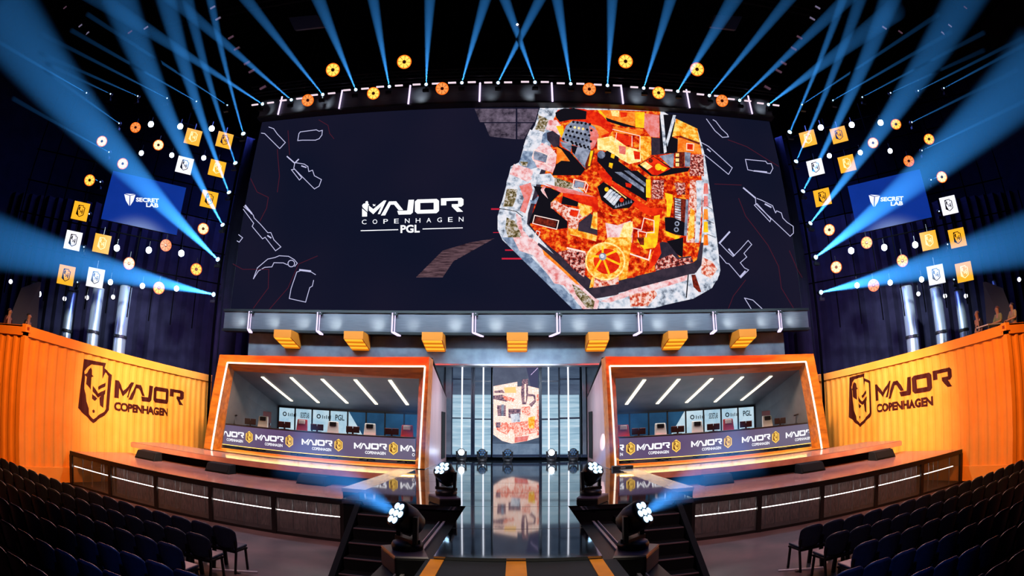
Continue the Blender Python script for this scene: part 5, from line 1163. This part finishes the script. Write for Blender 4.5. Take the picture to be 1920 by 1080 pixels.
for s in (-1, 1):
    PR = 22.0
    zf = atR(PPL[s][1][0], PPL[s][1][1], PR).z - 1.77
    t = thing('tribune_platform', (s * 19.0, 12.5, 0), 'dark raised platform for the crew behind the %s container' % side(s), 'platform')
    m = MB(); m.box((min(s * 16.9, s * 24), 8, zf - 0.15), (max(s * 16.9, s * 24), 15.2, zf), BLACKM); m.build('deck_board', t)
    for x in (17.2, 20, 23.6):
        for y in (8.4, 11.8, 14.9): m = MB(); m.tube((s * x, y, 0), (s * x, y, zf - 0.15), 0.05, BLACK, 8); m.build('leg', t)
    for (px, py, lb, sh, ha, ar) in PPL[s]:
        p = atR(px, py, PR); p.z = zf; person(p, math.atan2(p.y - 12, p.x) + R_(90) if False else math.atan2(16 - p.y, -p.x * 0.6) - R_(90), lb, sh, ha, ar)
        if px == 1869:
            d = thing('crew_desk', p + Vector((-0.35, 0.1, 0)), 'small white desk in front of the person in yellow green top', 'desk')
            c = d.location.copy(); m = MB(); m.box((c.x - 0.7, c.y - 0.3, zf + 1.06), (c.x + 0.3, c.y + 0.35, zf + 1.10), WHP); m.build('desk_top', d)
            for q in (-0.6, 0.2):
                for r in (-0.25, 0.25): m = MB(); m.tube((c.x + q, c.y + r, zf), (c.x + q, c.y + r, zf + 1.06), 0.02, STEEL, 6); m.build('leg', d)
    lamp('SPOT', 'crew_light', (s * 16.0, 9.0, 10.5), 500, (1.0, 0.85, 0.7), (s * 19.0, 12.0, zf + 1.5), 0.1, 50, 0.8)
    m = MB(); A = [atR(*( (x if s < 0 else 1920 - x), y), 25.0) for x, y in ((-40, 640), (75, 640), (72, 528), (40, 540))]
    A[0].z = A[1].z = 0.0; m.hexa(A, [p + Vector((-s * 0.1, 0.1, 0)) for p in A], mat('slanted_grey_panel', (70, 66, 84), 0.6))
    tag(m.build('slanted_panel', origin=(A[0].x, A[0].y, 0)), 'slanted dark grey panel behind the outer chrome pipe, %s side' % side(s), 'wall panel')

# ================================================================== BEAM LIGHTS
t = thing('lighting_truss', (XC, 19.8, 17.3), 'black lattice truss along the top of the header carrying the thin blue beams', 'truss')
m = MB()
for z in (17.25, 17.65):
    for y in (19.15, 19.4): m.tube((-12.4, y, z), (12.5, y, z), 0.035, BLACK, 6)
m.build('chord', t)
m = MB()
for k in range(50):
    x = -12.4 + k * 0.498; z0, z1 = (17.25, 17.65) if k % 2 else (17.65, 17.25); m.tube((x, 19.15, z0), (x + 0.498, 19.15, z1), 0.016, BLACK, 5)
m.build('lattice', t)
for x in (-11, -5.5, 0, 5.5, 11): m = MB(); m.tube((x, 19.3, 17.65), (x, 19.3, 26), 0.02, BLACK, 5); m.build('hanging_cable', t)
def beam_light(p, q, energy, ang, label, group, bars=False, r=0.07, blend=0.35, over=1.15):
    d = (q - p).normalized(); t = thing('beam_light', p, label, 'stage light', group)
    m = MB(); m.lathe(p - d * 0.32, d, [(0, .06), (0.05, .10), (0.26, .11), (0.30, .10)], BLACK, 12); m.build('head', t, True)
    m = MB(); m.lathe(p - d * 0.02, d, [(0, r), (0.012, r * 0.9)], E_LENS, 12); m.build('lens', t)
    m = MB(); m.box((p.x - 0.13, p.y - 0.02, p.z - 0.36), (p.x + 0.13, p.y + 0.10, p.z - 0.24), BLACK); m.tube((p.x, p.y + 0.06, p.z - 0.3), (p.x, p.y + 0.06, p.z - 0.1), 0.03, BLACK, 6); m.build('bracket', t)
    if bars:
        for q_ in (-1, 1):
            m = MB(); m.box((p.x + q_ * 0.42 - 0.17, p.y - 0.02, p.z + 0.0), (p.x + q_ * 0.42 + 0.17, p.y + 0.05, p.z + 0.05), em('bar_glow', (236, 214, 226), 1.1)); m.build('light_bar', t)
    light_shaft(t, p, q, ang, r * 0.7, energy, (0.05, 0.36, 1.0), blend, over)
HB = [((492, 195), (267, 50)), ((546, 187), (350, 20)), ((605, 177), (463, 0)), ((667, 168), (608, 25)), ((730, 162), (700, 0)), ((799, 158), (806, 0)), ((866, 155), (910, 0)), ((934, 155), (1012, 0)),
      ((1003, 154), (945, -5)), ((1070, 157), (1045, 0)), ((1139, 160), (1148, 0)), ((1207, 165), (1257, 0)), ((1271, 171), (1345, 50)), ((1330, 179), (1478, 0)), ((1387, 188), (1560, 25)), ((1441, 196), (1570, 100))]
for i, (a, b) in enumerate(HB):
    p = aty(*a, 19.1); q = atR(*b, 11.0)
    beam_light(p, q, 210000, 0.6, 'thin blue beam light, %s from the left on the header truss' % ORD[i], 'thin beam lights on the header', True, 0.07, 0.35, 1.25)
SB = {-1: [((426, 197), (215, 60), 1), ((368, 190), (180, 83), .8), ((313, 184), (120, 85), .6), ((258, 180), (110, 115), .4), ((207, 176), (110, 130), .25), ((162, 174), (0, 80), .7), ((223, 231), (110, 150), .5), ((204, 285), (60, 205), .5), ((188, 341), (0, 247), .9), ((167, 401), (0, 340), 1.1), ((157, 463), (0, 421), 1.8), ((145, 529), (0, 521), 1.5)],
      1: [((1504, 196), (1710, 60), 1), ((1562, 188), (1740, 85), .8), ((1617, 182), (1800, 85), .6), ((1670, 174), (1810, 110), .3), ((1722, 170), (1900, 80), .5), ((1770, 165), (1910, 90), .5), ((1710, 229), (1870, 150), .5), ((1729, 282), (1900, 200), .7), ((1746, 337), (1920, 262), .9), ((1761, 396), (1920, 342), 1.3), ((1777, 458), (1920, 427), 1.8), ((1789, 524), (1920, 516), 1.5)]}
for s in (-1, 1):
    for i, (a, b, e) in enumerate(SB[s]):
        p = atR(*a, 27.0); q = atR(*b, 17.0)
        where = ('%s side high arc' if i < 6 else '%s side outer column') % side(s)
        beam_light(p, q, 120000 * e, 0.42, 'faint blue beam light, %s from the %s, %s' % (ORD[i % 6], 'screen' if i < 6 else 'top', where), 'thin beam lights on the %s side' % side(s), False, 0.032)
WB = {-1: [((456, 250), (395, 0), 1.6, 20, 2.4), ((441, 305), (352, 0), 1.3, 20, 3.0), ((429, 360), (312, 0), 1.4, 20, 4.4), ((417, 421), (225, 0), 1.4, 19, 6.0), ((408, 486), (60, 100), 2.0, 15, 6.5), ((400, 552), (0, 455), 2.2, 15, 6.0)],
      1: [((1481, 247), (1580, 0), 1.6, 20, 2.4), ((1493, 302), (1612, 0), 1.3, 20, 3.0), ((1506, 358), (1668, 0), 1.4, 20, 4.4), ((1520, 418), (1807, 0), 1.4, 19, 6.0), ((1530, 482), (1880, 190), 2.0, 15, 6.5), ((1540, 548), (1920, 450), 2.2, 15, 6.0)]}
for s in (-1, 1):
    for i, (a, b, e, r2, an) in enumerate(WB[s]):
        p = atR(*a, 24.8); q = atR(*b, r2)
        beam_light(p, q, 74000 * e, an * 1.15, 'wide blue beam light, %s from the top at the %s screen edge' % (ORD[i], side(s)), 'wide beam lights beside the screen', False, 0.10, 0.6)
    t = thing('beam_mast', (s * 12.9 + XC, 20.4, 0), 'slim black mast holding the wide blue beams at the %s screen edge' % side(s), 'truss')
    m = MB(); m.tube((s * 12.9 + XC, 20.4, 0), (s * 12.9 + XC, 20.4, 17), 0.06, DARKP, 8); m.build('mast', t)
    m = MB(); m.box((s * 12.9 + XC - 0.3, 20.1, 0), (s * 12.9 + XC + 0.3, 20.7, 0.05), BLACK); m.build('base_plate', t)
p = aty(970, 46, 15.5)
_c = MB(); _c.tube(p + Vector((0, 0, .3)), (p.x, p.y, 26), 0.015, BLACK, 5); star_lamp(p, EYE - p, 0.045, 'tiny bluish lamp high in the roof where two beams cross', None, E_SMALL); _c.build('hanging_cable', bpy.data.objects['star_lamp.%03d' % (sum(o.name.startswith('star_lamp') for o in COL.objects) - 1)])

# ================================================================== ROOF FITTINGS
GP2 = mat('roof_panel_grey', (58, 54, 72), 0.7)
for i, q in enumerate(([(541, 33), (594, 28), (608, 50), (552, 56)], [(1340, 28), (1392, 31), (1380, 56), (1332, 50)])):
    A = [aty(x, y, 15.0) for x, y in q]; zc = sum(a.z for a in A) / 4
    A = [Vector((a.x, (a.y + (a.z - zc) * -1.2), zc + (a.z - zc) * 0.5)) for a in A]
    t = thing('roof_panel', sum(A, Vector()) / 4, 'grey flat panel hanging in the dark roof, %s' % ('left' if i == 0 else 'right'), 'panel')
    m = MB(); m.hexa([aty(x, y, 15.0) for x, y in q], [aty(x, y, 15.0) + Vector((0, 0.2, 0.1)) for x, y in q], GP2); m.build('panel', t)
    m = MB(); c = t.location; m.tube((c.x, c.y + 0.2, c.z), (c.x, c.y + 0.2, 26), 0.015, BLACK, 5); m.build('hanger', t)
    c = aty((q[0][0] + q[2][0]) / 2, 42, 15.0); lamp('SPOT', 'roof_panel_light', (c.x, c.y - 4, c.z - 3), 60, (0.7, 0.7, 1), c, 0.1, 30, 0.8)
RF = [(400, 14), (410, 35), (434, 70), (445, 91), (464, 118), (473, 133), (123, 14), (152, 48), (165, 62), (275, 52), (245, 60), (494, 164)]
E_RF = em('roof_fitting_glow', (120, 112, 140), 0.8); E_RFP = em('roof_fitting_dim', (96, 66, 84), 0.7)
for s in (-1, 1):
    for i, (px, py) in enumerate(RF):
        if s > 0: px = 1932 - px
        p = aty(px, py, 16.0); w = 0.14
        t = thing('roof_fitting', p, 'tiny %s roof fitting, %s of a scatter in the %s dark roof' % ('grey' if i % 3 else 'pinkish', ORD[i], side(s)), 'light', 'small roof fittings')
        d = Vector((0.12 * -s, 0, 0.06)); m = MB(); m.bar(p - d, p + d, 0.08, 0.11, BLACK, Vector((0, 1, 0))); m.build('housing', t)
        m = MB(); m.bar(p - d + Vector((0, -0.05, -0.04)), p + d + Vector((0, -0.05, -0.04)), 0.06, 0.07, E_RF if i in (0, 1, 7, 8, 9) else E_RFP, Vector((0, 1, 0))); m.build('glow', t)
t = thing('roof_truss', (0, 14, 22), 'faint dark truss beams crossing the roof', 'truss')
for y, z in ((9, 20), (14, 22), (19, 23)):
    for dz in (0, 0.5): m = MB(); m.tube((-24, y, z + dz), (24, y, z + dz), 0.05, mat('roof_steel', (12, 11, 13), 0.8), 6); m.build('chord', t)

# ================================================================== AUDIENCE CHAIRS
def make_chair(loc):
    t = thing('stacking_chair', loc, 'x', 'chair'); L = Vector(loc)
    # backrest: a curved rounded pad, seen from behind
    nu, nv = 12, 8; vs = []; fs = []
    W2, H2 = 0.25, 0.225
    for side_ in (0, 1):
        for j in range(nv + 1):
            for i in range(nu + 1):
                a = -1 + 2 * i / nu; b = -1 + 2 * j / nv
                wv = 1.0 - (0.05 * b ** 6 if b > 0 else 0.22 * abs(b) ** 3)
                x = a * W2 * wv
                z = 0.645 + b * H2 - (0.075 * abs(a) ** 3.5 * max(0, b) ** 2)
                y = (-0.02 - 0.05 * a * a * -1) + 0.0 - b * 0.045 + (0.045 if side_ else 0.0) * (1 - 0.6 * max(abs(a), abs(b)) ** 4)
                y += 0.02 * (a * a) - 0.03
                vs.append(L + Vector((x, y, z)))
    n1 = (nu + 1) * (nv + 1)
    for j in range(nv):
        for i in range(nu):
            k = j * (nu + 1) + i; fs.append((k, k + 1, k + nu + 2, k + nu + 1)); fs.append((n1 + k, n1 + k + nu + 1, n1 + k + nu + 2, n1 + k + 1))
    ring = [i for i in range(nu + 1)] + [j * (nu + 1) + nu for j in range(1, nv + 1)] + [nv * (nu + 1) + i for i in range(nu - 1, -1, -1)] + [j * (nu + 1) for j in range(nv - 1, 0, -1)]
    for a, b in zip(ring, ring[1:] + ring[:1]): fs.append((a, b, n1 + b, n1 + a))
    m = MB(); m.add(vs, fs, CHAIR); m.build('backrest', t, True)
    m = MB(); m.hexa([L + Vector(q) for q in ((-.22, .03, .42), (.22, .03, .42), (.225, .45, .44), (-.225, .45, .44))], [L + Vector(q) for q in ((-.22, .03, .47), (.22, .03, .47), (.225, .45, .49), (-.225, .45, .49))], CHAIR); m.build('seat', t, bevel=0.02)
    for q in (-1, 1):
        m = MB(); m.bar(L + Vector((q * .23, -.06, 0.0)), L + Vector((q * .23, .03, .44)), 0.03, 0.045, CHAIRF); m.bar(L + Vector((q * .23, .03, .44)), L + Vector((q * .23, .0, .62)), 0.025, 0.04, CHAIRF)
        m.bar(L + Vector((q * .23, .40, 0.0)), L + Vector((q * .23, .36, .44)), 0.03, 0.045, CHAIRF); m.bar(L + Vector((q * .23, -.02, .42)), L + Vector((q * .23, .42, .42)), 0.03, 0.03, CHAIRF); m.build('leg', t)
    m = MB(); m.bar(L + Vector((-.25, 0.0, .41)), L + Vector((.25, 0.0, .41)), 0.04, 0.04, CHAIRF); m.build('link_bar', t)
    return t
base_chair = make_chair((0, 0, 0))
def copy_tree(o, parent=None):
    c = o.copy(); COL.objects.link(c); c.parent = parent
    for ch in list(o.children): copy_tree(ch, c)
    return c
ROWS = [(8.52, 4.85), (7.62, 4.85), (6.66, 4.76), (5.70, 3.74), (4.83, 3.78), (4.0, 3.9), (3.2, 4.0), (2.4, 4.1)]
first = True; nch = 0
for s in (-1, 1):
    for r, (Y0, X0) in enumerate(ROWS):
        n = 0
        for k in range(26):
            x = X0 + 0.25 + 0.5 * k; y = Y0 + 0.045 * (x - 5)
            if x > 15.5: break
            px, py = proj((XC + s * x, y, 0.80))
            if not (-30 < px < 1950 and 700 < py < 1110): continue
            n += 1; loc = (XC + s * x, y, 0)
            if first: c = base_chair; first = False
            else: c = copy_tree(base_chair)
            c.location = loc; c.rotation_euler = (0, 0, -s * 0.045 * -1 if s < 0 else 0.045)
            c['label'] = 'dark navy chair with rounded back, %s from the aisle in the %s row, %s block' % (ORD[k], ORD[r], side(s))
            c['group'] = 'chairs in the %s block' % side(s); nch += 1
    for r in (0, 1):
        Y0, X0 = ROWS[r]; m = MB(); m.bar((XC + s * (X0 + 0.5), Y0 - 0.1, 0.012), (XC + s * (X0 - 0.25), Y0 + 0.5 - 0.2, 0.012), 0.05, 0.02, SILV)
        t = thing('floor_rail', (XC + s * X0, Y0, 0), 'thin metal floor strip at the aisle end of the %s chair row, %s block' % (ORD[r], side(s)), 'floor strip')
        m.build('strip', t); m = MB(); m.box((XC + s * X0 - 0.03, Y0 + 0.0, 0), (XC + s * X0 + 0.03, Y0 + 0.06, 0.03), STEEL); m.build('foot', t)
    lamp('SPOT', 'audience_blue', (s * 2.2, 2.5, 6.5), 1000, (0.06, 0.28, 1.0), (s * 4.6, 5.3, 0.7), 0.15, 26, 1.0)
    lamp('SPOT', 'audience_rim', (s * 10.5, 16.0, 9.0), 5000, (1.0, 0.45, 0.36), (s * 8.5, 6.0, 0.8), 0.25, 46, 0.8)

# the house lamps leave the haze shafts alone; each shaft is lit by its own beam
ns = bpy.data.collections.new('not_shafts')
shafts = [o for o in COL.objects if o.name.startswith('light_shaft')]
for o in shafts: ns.objects.link(o)
for co in ns.collection_objects: co.light_linking.link_state = 'EXCLUDE'
for o in COL.objects:
    if (o.type == 'LIGHT' and not o.name.startswith('blue_beam')) or (o.parent is not None and o.parent.name in ('video_screen', 'portal_screen')) or o.name.startswith(('led_tube', 'led_strip', 'ceiling_light', 'video_front', 'panel')):
        o.light_linking.receiver_collection = ns
